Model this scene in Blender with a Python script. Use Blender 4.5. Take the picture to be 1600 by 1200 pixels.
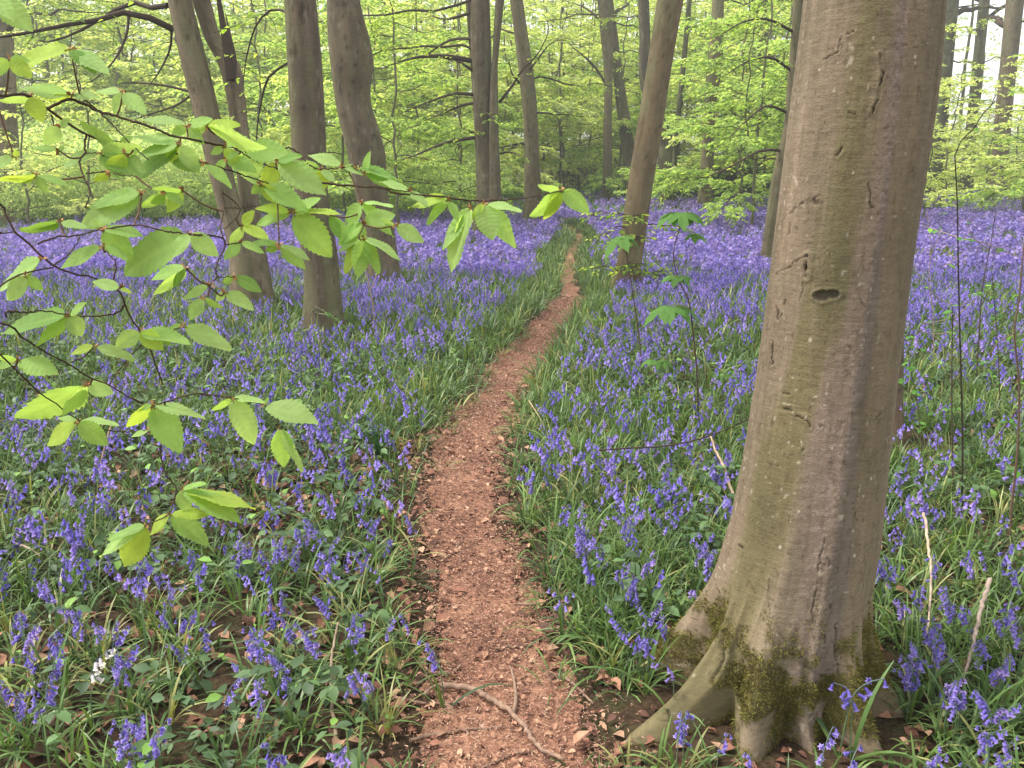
import bpy, math
import numpy as np
from math import radians, sin, cos, pi

# ------------------------------------------------------------------ scene, camera, light
S = bpy.context.scene
C = S.collection
for o in list(bpy.data.objects):
    bpy.data.objects.remove(o)

CAM_H = 1.6
PITCH = radians(14.7)
FPX = 1331.0                      # focal length in photo pixels (photo 1600 wide)
cam_d = bpy.data.cameras.new('camera')
cam = bpy.data.objects.new('camera', cam_d)
C.objects.link(cam)
cam.location = (0, 0, CAM_H)
cam.rotation_euler = (radians(90) - PITCH, 0, 0)
cam_d.sensor_width = 36.0
cam_d.lens = 36.0 * FPX / 1600.0
cam_d.clip_start = 0.05
cam_d.clip_end = 2000
S.camera = cam

SUN_EL, SUN_AZ = radians(60), radians(-85)   # azimuth from +Y (ahead), negative = left
W = bpy.data.worlds.new('World')
S.world = W
W.use_nodes = True
nt = W.node_tree
bg = nt.nodes['Background']
sky = nt.nodes.new('ShaderNodeTexSky')
sky.sky_type = 'NISHITA'
sky.sun_disc = False
sky.sun_elevation = SUN_EL
sky.sun_rotation = SUN_AZ
sky.air_density = 1.0
sky.dust_density = 2.0
sky.ozone_density = 1.0
hs = nt.nodes.new('ShaderNodeHueSaturation')      # a thin cloud veil: most of the blue is gone
hs.inputs['Saturation'].default_value = 0.18
nt.links.new(sky.outputs[0], hs.inputs['Color'])
nt.links.new(hs.outputs[0], bg.inputs['Color'])
bg.inputs['Strength'].default_value = 0.15

sun_d = bpy.data.lights.new('sun', 'SUN')
sun_d.energy = 1.5
sun_d.angle = radians(12)
sun_d.color = (1.0, 0.95, 0.86)
sun = bpy.data.objects.new('sun', sun_d)
C.objects.link(sun)
sun.rotation_euler = (radians(90) - SUN_EL, 0, pi - SUN_AZ)
sun.location = (0, 0, 30)

S.view_settings.view_transform = 'Standard'
S.view_settings.look = 'None'
S.view_settings.gamma = 1.0
S.view_settings.exposure = 1.46
S.render.engine = 'CYCLES'
cy = S.cycles
cy.max_bounces = 6
cy.diffuse_bounces = 4
cy.glossy_bounces = 2
cy.transmission_bounces = 4
cy.caustics_reflective = False
cy.caustics_refractive = False
cy.use_denoising = True

# ------------------------------------------------------------------ small maths
R = np.random.default_rng(7)
CP, SP = cos(PITCH), sin(PITCH)


def ray(px, py):
    xc = (np.asarray(px, float) - 800) / FPX
    yc = (600 - np.asarray(py, float)) / FPX
    return np.stack([xc, CP + yc * SP, -SP + yc * CP], -1)


def P(px, py, Y):
    """The point seen at photo pixel (px, py) that lies Y metres ahead."""
    d = ray(px, py)
    k = np.asarray(Y, float) / d[..., 1]
    return np.array([0, 0, CAM_H]) + d * k[..., None]


def G(px, py, z=0.0):
    """The point at height z seen at photo pixel (px, py)."""
    d = ray(px, py)
    k = (z - CAM_H) / d[..., 2]
    return np.array([0, 0, CAM_H]) + d * k[..., None]


def proj(p):
    d = p - np.array([0, 0, CAM_H])
    zc = d[:, 1] * CP - d[:, 2] * SP
    yc = d[:, 1] * SP + d[:, 2] * CP
    return np.stack([800 + FPX * d[:, 0] / zc, 600 - FPX * yc / zc], -1), zc


def lin(r, g, b):
    v = np.array([r, g, b], float) / 255
    return np.where(v <= 0.04045, v / 12.92, ((v + 0.055) / 1.055) ** 2.4)


def _hash(ix, iy, iz):
    h = (ix.astype(np.int64) * 374761393 + iy.astype(np.int64) * 668265263 + iz.astype(np.int64) * 2147483647) & 0xffffffff
    h = ((h ^ (h >> 13)) * 1274126177) & 0xffffffff
    h = ((h ^ (h >> 16)) * 2246822519) & 0xffffffff
    h = h ^ (h >> 15)
    return (h & 0xffff) / 65535.0


def vnoise(p):
    p = np.asarray(p, float)
    i = np.floor(p).astype(np.int64)
    f = p - i
    f = f * f * (3 - 2 * f)
    out = 0
    for dx in (0, 1):
        for dy in (0, 1):
            for dz in (0, 1):
                w = (f[..., 0] if dx else 1 - f[..., 0]) * (f[..., 1] if dy else 1 - f[..., 1]) * (f[..., 2] if dz else 1 - f[..., 2])
                out = out + w * _hash(i[..., 0] + dx, i[..., 1] + dy, i[..., 2] + dz)
    return out


def fbm(p, n=4):
    p = np.asarray(p, float)
    s, a, t = 0, 0.5, 0
    for k in range(n):
        s = s + a * vnoise(p * 2 ** k + 17.3 * k)
        t += a
        a *= 0.5
    return s / t


def sstep(a, b, x):
    t = np.clip((x - a) / (b - a), 0, 1)
    return t * t * (3 - 2 * t)


def norm(v):
    return v / np.maximum(np.linalg.norm(v, axis=-1, keepdims=True), 1e-9)


# ------------------------------------------------------------------ mesh collector
class MB:
    def __init__(s):
        s.v, s.q, s.t, s.c, s.n = [], [], [], [], 0

    def add(s, v, q=None, t=None, c=(1, 1, 1)):
        v = np.asarray(v, float).reshape(-1, 3)
        c = np.broadcast_to(np.asarray(c, float), v.shape)
        if q is not None and len(q):
            s.q.append(np.asarray(q, np.int64).reshape(-1, 4) + s.n)
        if t is not None and len(t):
            s.t.append(np.asarray(t, np.int64).reshape(-1, 3) + s.n)
        s.v.append(v)
        s.c.append(c)
        s.n += len(v)

    def many(s, pr, M, T, tint=None):
        """Copies of the prototype pr = (v, q, t, c) under matrices M (N,3,3), offsets T (N,3), tints (N,3)."""
        v, q, t, c = pr
        N, k = len(T), len(v)
        if N == 0:
            return
        V = np.einsum('nij,kj->nki', M, v) + np.asarray(T)[:, None, :]
        off = (np.arange(N) * k)[:, None, None]
        Q = (np.asarray(q)[None] + off).reshape(-1, 4) if q is not None and len(q) else None
        Tt = (np.asarray(t)[None] + off).reshape(-1, 3) if t is not None and len(t) else None
        cc = np.broadcast_to(c, v.shape)[None] * (np.ones((N, 1, 3)) if tint is None else np.asarray(tint)[:, None, :])
        s.add(V.reshape(-1, 3), Q, Tt, cc.reshape(-1, 3))

    def arrays(s):
        return (np.concatenate(s.v), np.concatenate(s.q) if s.q else np.zeros((0, 4), int),
                np.concatenate(s.t) if s.t else np.zeros((0, 3), int), np.concatenate(s.c))

    def mesh(s, name, mat, origin=(0, 0, 0), smooth=True):
        v, q, t, c = s.arrays()
        v = v - np.asarray(origin, float)
        me = bpy.data.meshes.new(name)
        me.vertices.add(len(v))
        me.vertices.foreach_set('co', v.astype(np.float32).ravel())
        loops = np.concatenate([q.ravel(), t.ravel()]).astype(np.int32)
        me.loops.add(len(loops))
        me.loops.foreach_set('vertex_index', loops)
        me.polygons.add(len(q) + len(t))
        st = np.concatenate([np.arange(len(q)) * 4, len(q) * 4 + np.arange(len(t)) * 3]).astype(np.int32)
        me.polygons.foreach_set('loop_start', st)
        me.polygons.foreach_set('use_smooth', np.full(len(st), smooth))
        a = me.attributes.new('tint', 'FLOAT_COLOR', 'POINT')
        a.data.foreach_set('color', np.concatenate([np.clip(c, 0, 1), np.ones((len(c), 1))], 1).astype(np.float32).ravel())
        me.materials.append(mat)
        me.update(calc_edges=True)
        return me

    def build(s, name, mat, parent=None, origin=(0, 0, 0), smooth=True):
        if parent is not None and origin == (0, 0, 0):
            origin = tuple(parent.location) if parent.parent is None else (0, 0, 0)
        o = bpy.data.objects.new(name, s.mesh(name, mat, origin, smooth))
        C.objects.link(o)
        if parent is not None:
            o.parent = parent
        else:
            o.location = origin
        return o


def tag(o, label, cat, group=None):
    o['label'] = label
    o['category'] = cat
    if group:
        o['group'] = group
    return o


def thing(name, label, cat, loc=(0, 0, 0), group=None):
    o = bpy.data.objects.new(name, None)
    o.empty_display_size = 0.1
    o.location = [float(x) for x in loc]
    C.objects.link(o)
    return tag(o, label, cat, group)


def dup(o, parent=None):
    c = o.copy()
    C.objects.link(c)
    if parent is not None:
        c.parent = parent
    for ch in list(o.children):
        dup(ch, c)
    return c


def spline(pts, n):
    """Catmull-Rom resample; extra columns (radii) ride along."""
    p = np.asarray(pts, float)
    if len(p) == 2:
        t = np.linspace(0, 1, n)[:, None]
        return p[0] * (1 - t) + p[1] * t
    d = np.r_[0, np.cumsum(np.linalg.norm(np.diff(p[:, :3], axis=0), axis=1) + 1e-9)]
    e = np.concatenate([[2 * p[0] - p[1]], p, [2 * p[-1] - p[-2]]])
    u = np.linspace(0, d[-1], n)
    i = np.clip(np.searchsorted(d, u, 'right') - 1, 0, len(p) - 2)
    f = ((u - d[i]) / (d[i + 1] - d[i]))[:, None]
    a, b, c, g = e[i], e[i + 1], e[i + 2], e[i + 3]
    return 0.5 * (2 * b + (c - a) * f + (2 * a - 5 * b + 4 * c - g) * f ** 2 + (3 * b - a - 3 * c + g) * f ** 3)


def frames(p):
    T = norm(np.gradient(p, axis=0))
    ref = np.array([0, 0, 1.0]) if abs(T[0, 2]) < 0.8 else np.array([0, 1.0, 0])
    A = np.empty_like(p)
    a = norm(np.cross(T[0], ref))
    for i in range(len(p)):
        a = norm(a - T[i] * (a @ T[i]))
        A[i] = a
    return T, A, np.cross(T, A)


def tube(mb, p, r, k=6, c=(1, 1, 1), cap=True):
    p = np.asarray(p, float)
    n = len(p)
    r = np.broadcast_to(np.asarray(r, float), (n,))
    T, A, B = frames(p)
    th = np.arange(k) / k * 2 * pi
    v = p[:, None] + r[:, None, None] * (np.cos(th)[None, :, None] * A[:, None] + np.sin(th)[None, :, None] * B[:, None])
    i, j = np.meshgrid(np.arange(n - 1), np.arange(k), indexing='ij')
    q = np.stack([i * k + j, i * k + (j + 1) % k, (i + 1) * k + (j + 1) % k, (i + 1) * k + j], -1).reshape(-1, 4)
    c = np.asarray(c, float)
    if c.ndim == 2:
        c = np.repeat(c, k, 0)
    v = v.reshape(-1, 3)
    t = None
    if cap:
        v = np.concatenate([v, p[-1:] + T[-1] * r[-1] * 0.7])
        c = np.concatenate([c, c[-1:]]) if c.ndim == 2 else c
        m = n * k
        t = [((n - 1) * k + jj, (n - 1) * k + (jj + 1) % k, m) for jj in range(k)]
    mb.add(v, q, t, c)


def rotz(a):
    a = np.asarray(a, float)
    z, o = np.zeros_like(a), np.ones_like(a)
    return np.stack([np.stack([np.cos(a), -np.sin(a), z], -1), np.stack([np.sin(a), np.cos(a), z], -1), np.stack([z, z, o], -1)], -2)


def rotx(a):
    a = np.asarray(a, float)
    z, o = np.zeros_like(a), np.ones_like(a)
    return np.stack([np.stack([o, z, z], -1), np.stack([z, np.cos(a), -np.sin(a)], -1), np.stack([z, np.sin(a), np.cos(a)], -1)], -2)


# ------------------------------------------------------------------ materials
def mat_base(name, rough=0.8, spec=0.3):
    m = bpy.data.materials.new(name)
    m.use_nodes = True
    n, l = m.node_tree.nodes, m.node_tree.links
    b = n['Principled BSDF']
    b.inputs['Roughness'].default_value = rough
    b.inputs['Specular IOR Level'].default_value = spec
    at = n.new('ShaderNodeAttribute')
    at.attribute_name = 'tint'
    return m, n, l, b, at


def mix(n, l, mode, fac, a, b):
    x = n.new('ShaderNodeMix')
    x.data_type = 'RGBA'
    x.blend_type = mode
    if isinstance(fac, (int, float)):
        x.inputs[0].default_value = fac
    else:
        l.new(fac, x.inputs[0])
    for s, v in ((6, a), (7, b)):
        if isinstance(v, (tuple, list, np.ndarray)):
            x.inputs[s].default_value = (*[float(q) for q in v[:3]], 1)
        else:
            l.new(v, x.inputs[s])
    return x.outputs[2]


def noise(n, l, scale, detail=4, vec=None, stretch=None):
    t = n.new('ShaderNodeTexNoise')
    t.inputs['Scale'].default_value = scale
    t.inputs['Detail'].default_value = detail
    if vec is None:
        tc = n.new('ShaderNodeTexCoord')
        vec = tc.outputs['Object']
    if stretch:
        mp = n.new('ShaderNodeMapping')
        mp.inputs['Scale'].default_value = stretch
        l.new(vec, mp.inputs['Vector'])
        vec = mp.outputs[0]
    l.new(vec, t.inputs['Vector'])
    return t


def ramp(n, l, fac, stops):
    r = n.new('ShaderNodeValToRGB')
    e = r.color_ramp.elements
    while len(e) < len(stops):
        e.new(0.5)
    for x, (p, c) in zip(e, stops):
        x.position = p
        x.color = (*[float(q) for q in c], 1)
    l.new(fac, r.inputs[0])
    return r.outputs[0]


def leaf_mat(name, trans=0.5, tmul=(1.25, 1.2, 0.5), rough=0.5, spec=0.25, var=0.25):
    """Thin leaf: the tint colour reflected, a yellower one let through."""
    m, n, l, b, at = mat_base(name, rough, spec)
    nz = noise(n, l, 35.0, 2)
    col = mix(n, l, 'MULTIPLY', var, at.outputs['Color'], ramp(n, l, nz.outputs['Fac'], [(0.3, (0.55, 0.6, 0.5)), (0.7, (1, 1, 1))]))
    l.new(col, b.inputs['Base Color'])
    tr = n.new('ShaderNodeBsdfTranslucent')
    tcol = mix(n, l, 'MULTIPLY', 1.0, col, tmul)
    l.new(tcol, tr.inputs['Color'])
    mx = n.new('ShaderNodeMixShader')
    mx.inputs[0].default_value = trans
    l.new(b.outputs[0], mx.inputs[1])
    l.new(tr.outputs[0], mx.inputs[2])
    l.new(mx.outputs[0], n['Material Output'].inputs['Surface'])
    return m


def bark_mat(name, scale=1.0, bump=0.4):
    m, n, l, b, at = mat_base(name, 0.9, 0.15)
    n1 = noise(n, l, 5 * scale, 5, stretch=(1, 1, 0.25))
    n2 = noise(n, l, 40 * scale, 4, stretch=(0.35, 0.35, 1.6))
    n3 = noise(n, l, 160 * scale, 3)
    c = mix(n, l, 'MULTIPLY', 0.55, at.outputs['Color'], ramp(n, l, n1.outputs['Fac'], [(0.3, (0.5, 0.53, 0.45)), (0.65, (1.1, 1.05, 1))]))
    c = mix(n, l, 'MULTIPLY', 0.25, c, ramp(n, l, n2.outputs['Fac'], [(0.35, (0.55, 0.52, 0.5)), (0.6, (1.05, 1.05, 1.05))]))
    c = mix(n, l, 'MULTIPLY', 0.35, c, ramp(n, l, n3.outputs['Fac'], [(0.35, (0.55, 0.55, 0.55)), (0.6, (1.1, 1.1, 1.1))]))
    l.new(c, b.inputs['Base Color'])
    ad = n.new('ShaderNodeMath')
    ad.operation = 'ADD'
    l.new(n2.outputs['Fac'], ad.inputs[0])
    l.new(n3.outputs['Fac'], ad.inputs[1])
    bp = n.new('ShaderNodeBump')
    bp.inputs['Strength'].default_value = bump
    bp.inputs['Distance'].default_value = 0.006
    l.new(ad.outputs[0], bp.inputs['Height'])
    l.new(bp.outputs[0], b.inputs['Normal'])
    return m


def plain_mat(name, rough=0.85, spec=0.2, var=0.4, scale=60.0):
    m, n, l, b, at = mat_base(name, rough, spec)
    nz = noise(n, l, scale, 3)
    c = mix(n, l, 'MULTIPLY', var, at.outputs['Color'], ramp(n, l, nz.outputs['Fac'], [(0.3, (0.5, 0.5, 0.5)), (0.65, (1.05, 1.05, 1.05))]))
    l.new(c, b.inputs['Base Color'])
    return m


M_LEAF = leaf_mat('fresh_beech_leaf', 0.55, (1.25, 1.15, 0.6), rough=0.6, spec=0.15)
M_FAR = leaf_mat('woodland_leaf', 0.62, (1.3, 1.2, 0.72), rough=0.6, var=0.0)
M_GRASS = leaf_mat('strap_leaf', 0.3, (1.2, 1.2, 0.5), rough=0.4, spec=0.35)
M_PETAL = leaf_mat('bluebell_petal', 0.35, (1.1, 1.0, 1.15), rough=0.55, spec=0.15, var=0.15)
M_STEM = leaf_mat('flower_stem', 0.1, (1, 1, 1), rough=0.5)
M_UNDER = leaf_mat('undergrowth_leaf', 0.25, (1.2, 1.2, 0.6), rough=0.5, spec=0.3)
M_DEAD = plain_mat('dead_leaf', 0.75, 0.25)
M_BARK = bark_mat('beech_bark', 1.0, 0.4)
M_BARKF = bark_mat('far_bark', 0.6, 0.3)
M_HERO = bark_mat('old_beech_bark', 1.6, 0.35)
M_TWIG = plain_mat('twig_bark', 0.85, 0.2, 0.5, 90)
M_MOSS = plain_mat('moss', 0.95, 0.05, 0.3, 120)


def ground_mat():
    m, n, l, b, at = mat_base('woodland_soil', 0.95, 0.1)
    n1 = noise(n, l, 9, 6)
    n2 = noise(n, l, 55, 4)
    c1 = ramp(n, l, n1.outputs['Fac'], [(0.3, lin(48, 40, 30)), (0.5, lin(72, 58, 44)), (0.7, lin(58, 60, 38))])
    c = mix(n, l, 'MULTIPLY', 0.7, c1, ramp(n, l, n2.outputs['Fac'], [(0.3, (0.4, 0.38, 0.36)), (0.65, (1.15, 1.1, 1.05))]))
    l.new(c, b.inputs['Base Color'])
    bp = n.new('ShaderNodeBump')
    bp.inputs['Strength'].default_value = 0.8
    bp.inputs['Distance'].default_value = 0.02
    l.new(n2.outputs['Fac'], bp.inputs['Height'])
    l.new(bp.outputs[0], b.inputs['Normal'])
    return m


def path_mat():
    m, n, l, b, at = mat_base('beaten_path', 0.92, 0.12)
    n1 = noise(n, l, 3.2, 5)
    n2 = noise(n, l, 38, 5)
    n3 = noise(n, l, 120, 3)
    c1 = ramp(n, l, n1.outputs['Fac'], [(0.3, lin(118, 86, 71)), (0.5, lin(150, 112, 92)), (0.72, lin(172, 133, 109))])
    c = mix(n, l, 'MULTIPLY', 0.72, c1, ramp(n, l, n2.outputs['Fac'], [(0.32, (0.45, 0.40, 0.38)), (0.6, (1.1, 1.05, 1.02))]))
    c = mix(n, l, 'MULTIPLY', 0.6, c, ramp(n, l, n3.outputs['Fac'], [(0.35, (0.5, 0.48, 0.47)), (0.6, (1.15, 1.12, 1.1))]))
    l.new(c, b.inputs['Base Color'])
    ad = n.new('ShaderNodeMath')
    ad.operation = 'ADD'
    l.new(n2.outputs['Fac'], ad.inputs[0])
    l.new(n3.outputs['Fac'], ad.inputs[1])
    bp = n.new('ShaderNodeBump')
    bp.inputs['Strength'].default_value = 0.9
    bp.inputs['Distance'].default_value = 0.008
    l.new(ad.outputs[0], bp.inputs['Height'])
    l.new(bp.outputs[0], b.inputs['Normal'])
    return m


M_GROUND, M_PATH = ground_mat(), path_mat()

# ------------------------------------------------------------------ ground and path
_e = np.array([(1330, 640, 990), (1195, 655, 950), (1100, 662, 925), (1000, 666, 862), (920, 668, 850), (830, 658, 802), (750, 655, 787),
               (700, 680, 787), (650, 700, 802), (600, 735, 827), (560, 775, 856), (520, 815, 877), (490, 845, 906), (465, 868, 915),
               (445, 876, 905), (420, 877, 894), (400, 880, 899), (384, 892, 908), (372, 898, 913), (362, 893, 905), (352, 880, 890)], float)
_yl = G(_e[:, 1], _e[:, 0])
_yr = G(_e[:, 2], _e[:, 0])
PY = np.r_[-3, _yl[:, 1]]
PXL = np.r_[_yl[0, 0], _yl[:, 0]]
PXR = np.r_[_yr[0, 0], _yr[:, 0]]
PEND = PY[-1]


def path_side(x, y):
    """Signed distance outside the path (negative inside)."""
    l, r = np.interp(y, PY, PXL), np.interp(y, PY, PXR)
    w = np.where(y > PEND, 50.0, 0)
    return np.maximum(l - x, x - r) + w


def gh(x, y):
    x, y = np.asarray(x, float), np.asarray(y, float)
    p = np.stack([x, y, np.zeros_like(x)], -1)
    h = 0.05 * (fbm(p * 0.7, 3) - 0.5) * np.clip(1.0 - 0 * y, 0, 1)
    h = h + 0.02 * (fbm(p * 5.0, 2) - 0.5)
    return h - 0.025 * sstep(0.12, -0.08, path_side(x, y))


def axis_grid(fine, step, far, grow=1.12):
    a = list(np.arange(0, fine, step))
    s = step
    while a[-1] < far:
        s *= grow
        a.append(a[-1] + s)
    return np.array(a)


xs = axis_grid(4, 0.07, 400)
xs = np.r_[-xs[:0:-1], xs]
yp = axis_grid(9, 0.07, 420)
yn = -axis_grid(2, 0.3, 60, 1.3)
ys = np.r_[yn[:0:-1], yp]
gx, gy = np.meshgrid(xs, ys)
gz = gh(gx, gy)
mb = MB()
ny, nx = gx.shape
i, j = np.meshgrid(np.arange(ny - 1), np.arange(nx - 1), indexing='ij')
mb.add(np.stack([gx, gy, gz], -1), np.stack([i * nx + j, i * nx + j + 1, (i + 1) * nx + j + 1, (i + 1) * nx + j], -1))
o = mb.build('ground', M_GROUND)
o['kind'] = 'structure'

py_ = np.r_[np.arange(-1.0, 9, 0.045), np.linspace(9, PEND, 110)]
u = np.linspace(0, 1, 25)
yy, uu = np.meshgrid(py_, u, indexing='ij')
wob = 0.20 * (fbm(np.stack([yy * 2.8, 0 * yy, 3 + 0 * yy], -1), 3) - 0.5)
wob2 = 0.20 * (fbm(np.stack([yy * 2.8, 0 * yy + 9, 3 + 0 * yy], -1), 3) - 0.5)
xl, xr = np.interp(yy, PY, PXL) + wob, np.interp(yy, PY, PXR) + wob2
xx = xl * (1 - uu) + xr * uu
edge = np.minimum(uu, 1 - uu)
zz = gh(xx, yy) + 0.008 + 0.012 * (fbm(np.stack([xx * 9, yy * 9, 0 * xx], -1), 3) - 0.5) - 0.03 * sstep(0.06, 0.0, edge)
mb = MB()
n0, n1 = xx.shape
i, j = np.meshgrid(np.arange(n0 - 1), np.arange(n1 - 1), indexing='ij')
mb.add(np.stack([xx, yy, zz], -1), np.stack([i * n1 + j, i * n1 + j + 1, (i + 1) * n1 + j + 1, (i + 1) * n1 + j], -1))
o = mb.build('path', M_PATH)
o['kind'] = 'structure'


# ------------------------------------------------------------------ prototypes
def quad_leaf(L=1.0, Wd=0.55, bend=0.12):
    v = np.array([(0, 0, 0), (-Wd / 2, L * 0.5, bend), (0, L, -bend), (Wd / 2, L * 0.5, bend)])
    return v, None, np.array([(0, 2, 1), (0, 3, 2)]), np.ones((4, 3))


def fold_leaf(L=1.0, Wd=0.6, bend=0.1):
    v = np.array([(0, 0, 0), (-Wd * .42, L * .3, .06), (0, L * .3, 0), (Wd * .42, L * .3, .06), (-Wd * .45, L * .62, .04 - bend * .4), (0, L * .62, -bend * .5),
                  (Wd * .45, L * .62, .04 - bend * .4), (0, L, -bend * 1.6)])
    return v, np.array([(1, 2, 5, 4), (2, 3, 6, 5)]), np.array([(0, 2, 1), (0, 3, 2), (4, 5, 7), (5, 6, 7)]), np.ones((8, 3))


QL = quad_leaf()
FL = fold_leaf()


def orient(dirs, nrm):
    """Matrices whose columns are side, dir, normal."""
    d = norm(dirs)
    s = norm(np.cross(d, nrm))
    return np.stack([s, d, np.cross(s, d)], -1)


LEAF_A, LEAF_B, LEAF_C = lin(150, 185, 72), lin(186, 206, 96), lin(104, 140, 58)


def leaf_tints(n, rng, a=LEAF_A, b=LEAF_B, c=LEAF_C):
    k = rng.random((n, 1))
    t = np.where(k < 0.45, a, np.where(k < 0.75, b, c))
    return np.clip(t * (0.75 + 0.5 * rng.random((n, 1))), 0, 1)


def twig_spray(mbw, mbl, p0, d, up, L, rng, size=0.07, step=0.035, bare=0.0, tints=None, wc=None, proto=QL, k=3):
    """One flat beech twig with alternate leaves."""
    n = 5
    t = np.linspace(0, 1, n)
    side = norm(np.cross(d, up))
    p = p0 + np.outer(t, d) * L + np.outer(t ** 2, [0, 0, -1]) * L * rng.uniform(0.02, 0.25) + np.outer(np.sin(t * 3), side) * L * rng.uniform(-.12, .12)
    tube(mbw, p, 0.0045 * (1 - 0.6 * t), k, wc, cap=False)
    m = int(L / step * (1 - bare))
    if m < 1:
        return
    s = rng.uniform(0.12, 1.0, m)
    q = np.stack([np.interp(s, t, p[:, a]) for a in range(3)], -1)
    sg = np.where(np.arange(m) % 2, 1.0, -1.0)[:, None]
    a = rng.uniform(0.5, 1.1, (m, 1))
    dirs = d * np.cos(a) + side * np.sin(a) * sg + rng.normal(0, .15, (m, 3)) + np.array([0, 0, -0.12])
    nr = up + rng.normal(0, .28, (m, 3))
    Mx = orient(dirs, nr) * (size * rng.uniform(0.65, 1.2, m))[:, None, None]
    mbl.many(proto, Mx, q, leaf_tints(m, rng) if tints is None else tints(m, rng))


def limb(mbw, mbl, start, az, L, r0, elev, sag, rng, size=0.07, step=0.04, twigs=7.0, bare=0.1, wc=None, tints=None, sides=5, first=0.25, proto=QL, path=None):
    n = 9
    t = np.linspace(0, 1, n)
    h = np.array([sin(az), cos(az), 0])
    sd = np.array([h[1], -h[0], 0])
    w = np.cumsum(rng.normal(0, .035, n)) * L
    w2 = np.cumsum(rng.normal(0, .025, n)) * L
    w -= w[0]
    w2 -= w2[0]
    p = np.asarray(start) + np.outer(t * L * cos(elev), h) + np.outer(w, sd)
    p[:, 2] += t * L * sin(elev) - sag * L * t ** 2 + w2
    if path is not None:
        p = spline(path, n)
        L = np.linalg.norm(np.diff(p, axis=0), axis=1).sum()
    tube(mbw, p, r0 * (1 - t) ** 0.8 + 0.004, sides, wc, cap=False)
    T = norm(np.gradient(p, axis=0))
    m = max(2, int(L * twigs))
    for i in range(m):
        s = first + (1 - first) * (i + rng.random()) / m
        q = np.array([np.interp(s, t, p[:, a]) for a in range(3)])
        f = norm(np.array([np.interp(s, t, T[:, a]) for a in range(3)]))
        f = f * np.array([1, 1, .5])
        sgn = 1 if i % 2 else -1
        sdv = norm(np.cross(f, [0, 0, 1.0]))
        a = rng.uniform(0.6, 1.25)
        d = norm(f * cos(a) + sdv * sin(a) * sgn + np.array([0, 0, rng.normal(-.08, .16)]))
        l = L * rng.uniform(.13, .34) * (1.15 - 0.6 * s)
        l = min(max(l, .2), 1.3)
        up = norm(np.array([rng.normal(0, .18), rng.normal(0, .18), 1.0]))
        twig_spray(mbw, mbl, q, d, up, l, rng, size, step, bare * (1 - s), tints, wc, proto)
        if l > 0.6:
            for _ in range(2):
                b = rng.uniform(.3, .8)
                d2 = norm(d + sdv * rng.choice([-1, 1]) * rng.uniform(.5, 1) + np.array([0, 0, rng.normal(-.1, .1)]))
                twig_spray(mbw, mbl, q + d * l * b, d2, up, l * .5, rng, size, step, bare * (1 - s), tints, wc, proto)
    return p


BARK = lin(120, 105, 86)
BARK_D = lin(72, 64, 52)
TWIGC = lin(70, 58, 46)


def trunk_mesh(mb, p, r, k=24, seed=0, base=BARK, moss=0.6, flare=0.35, mossh=0.5, lump=0.06, col2=None):
    """Trunk along p (n,3) with radii r: lumps, root flare, streaks and moss near the foot."""
    n = len(p)
    th = np.arange(k) / k * 2 * pi
    z = p[:, 2][:, None]
    ring = np.stack([np.cos(th), np.sin(th), 0 * th], -1)[None]
    ns = fbm(np.stack([np.cos(th)[None] * 1.2 + seed * 3.1 + 0 * z, np.sin(th)[None] * 1.2 + 0 * z, z * 0.8 + 0 * th[None]], -1), 3) - 0.5
    butt = 0.5 + 0.5 * np.cos(th * 5 + seed * 1.7 + 0.6 * np.sin(th * 2 + seed))
    fl = flare * np.exp(-np.clip(z, 0, None) / 0.22) * (0.35 + 0.9 * butt[None])
    rr = r[:, None] * (1 + 2 * lump * ns + fl)
    v = p[:, None] + ring * rr[..., None]
    s = fbm(np.stack([np.cos(th)[None] * 4 + seed * 7 + 0 * z, np.sin(th)[None] * 4 + 0 * z, z * 0.5 + 0 * th[None]], -1), 4)[..., None]
    s2 = fbm(np.stack([np.cos(th)[None] * 2 + seed * 5 + 0 * z, np.sin(th)[None] * 2 + 0 * z, z * 0.35 + 9 + 0 * th[None]], -1), 3)[..., None]
    c = np.asarray(base) * np.array([1.10, 1.15, 1.14]) * (0.78 + 0.72 * s)
    c2 = lin(112, 108, 78) if col2 is None else col2
    f = sstep(.48, .68, s2)
    c = c * (1 - .6 * f) + c2 * .6 * f
    ql = np.stack([np.cos(th)[None] * .25 + seed * 3 + 0 * z, np.sin(th)[None] * .25 + 0 * z, z + 0 * th[None]], -1)
    m1 = sstep(.46, .60, fbm(ql * np.array([9, 9, 6.0]), 4))[..., None]
    c = c * (1 - .20 * m1)
    m2 = sstep(.52, .64, fbm(ql * np.array([6, 6, 2.2]) + 40, 3))[..., None]
    c = c * (1 - .45 * m2) + lin(120, 122, 88) * .45 * m2
    m3 = sstep(.70, .78, fbm(ql * np.array([16, 16, 22.0]) + 80, 2))[..., None]
    c = c * (1 - .6 * m3) + lin(48, 42, 34) * .6 * m3
    m4 = sstep(.78, .84, vnoise(ql * 34 + 11))[..., None]
    c = c * (1 - .3 * m4) + lin(170, 164, 146) * .3 * m4
    mz = np.exp(-np.clip(z, 0, None) / mossh)[..., None] * moss * sstep(.3, .6, s2)
    c = c * (1 - mz) + lin(70, 78, 34) * mz
    i, j = np.meshgrid(np.arange(n - 1), np.arange(k), indexing='ij')
    q = np.stack([i * k + j, i * k + (j + 1) % k, (i + 1) * k + (j + 1) % k, (i + 1) * k + j], -1).reshape(-1, 4)
    mb.add(v.reshape(-1, 3), q, None, c.reshape(-1, 3))


TREES = {}


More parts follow.
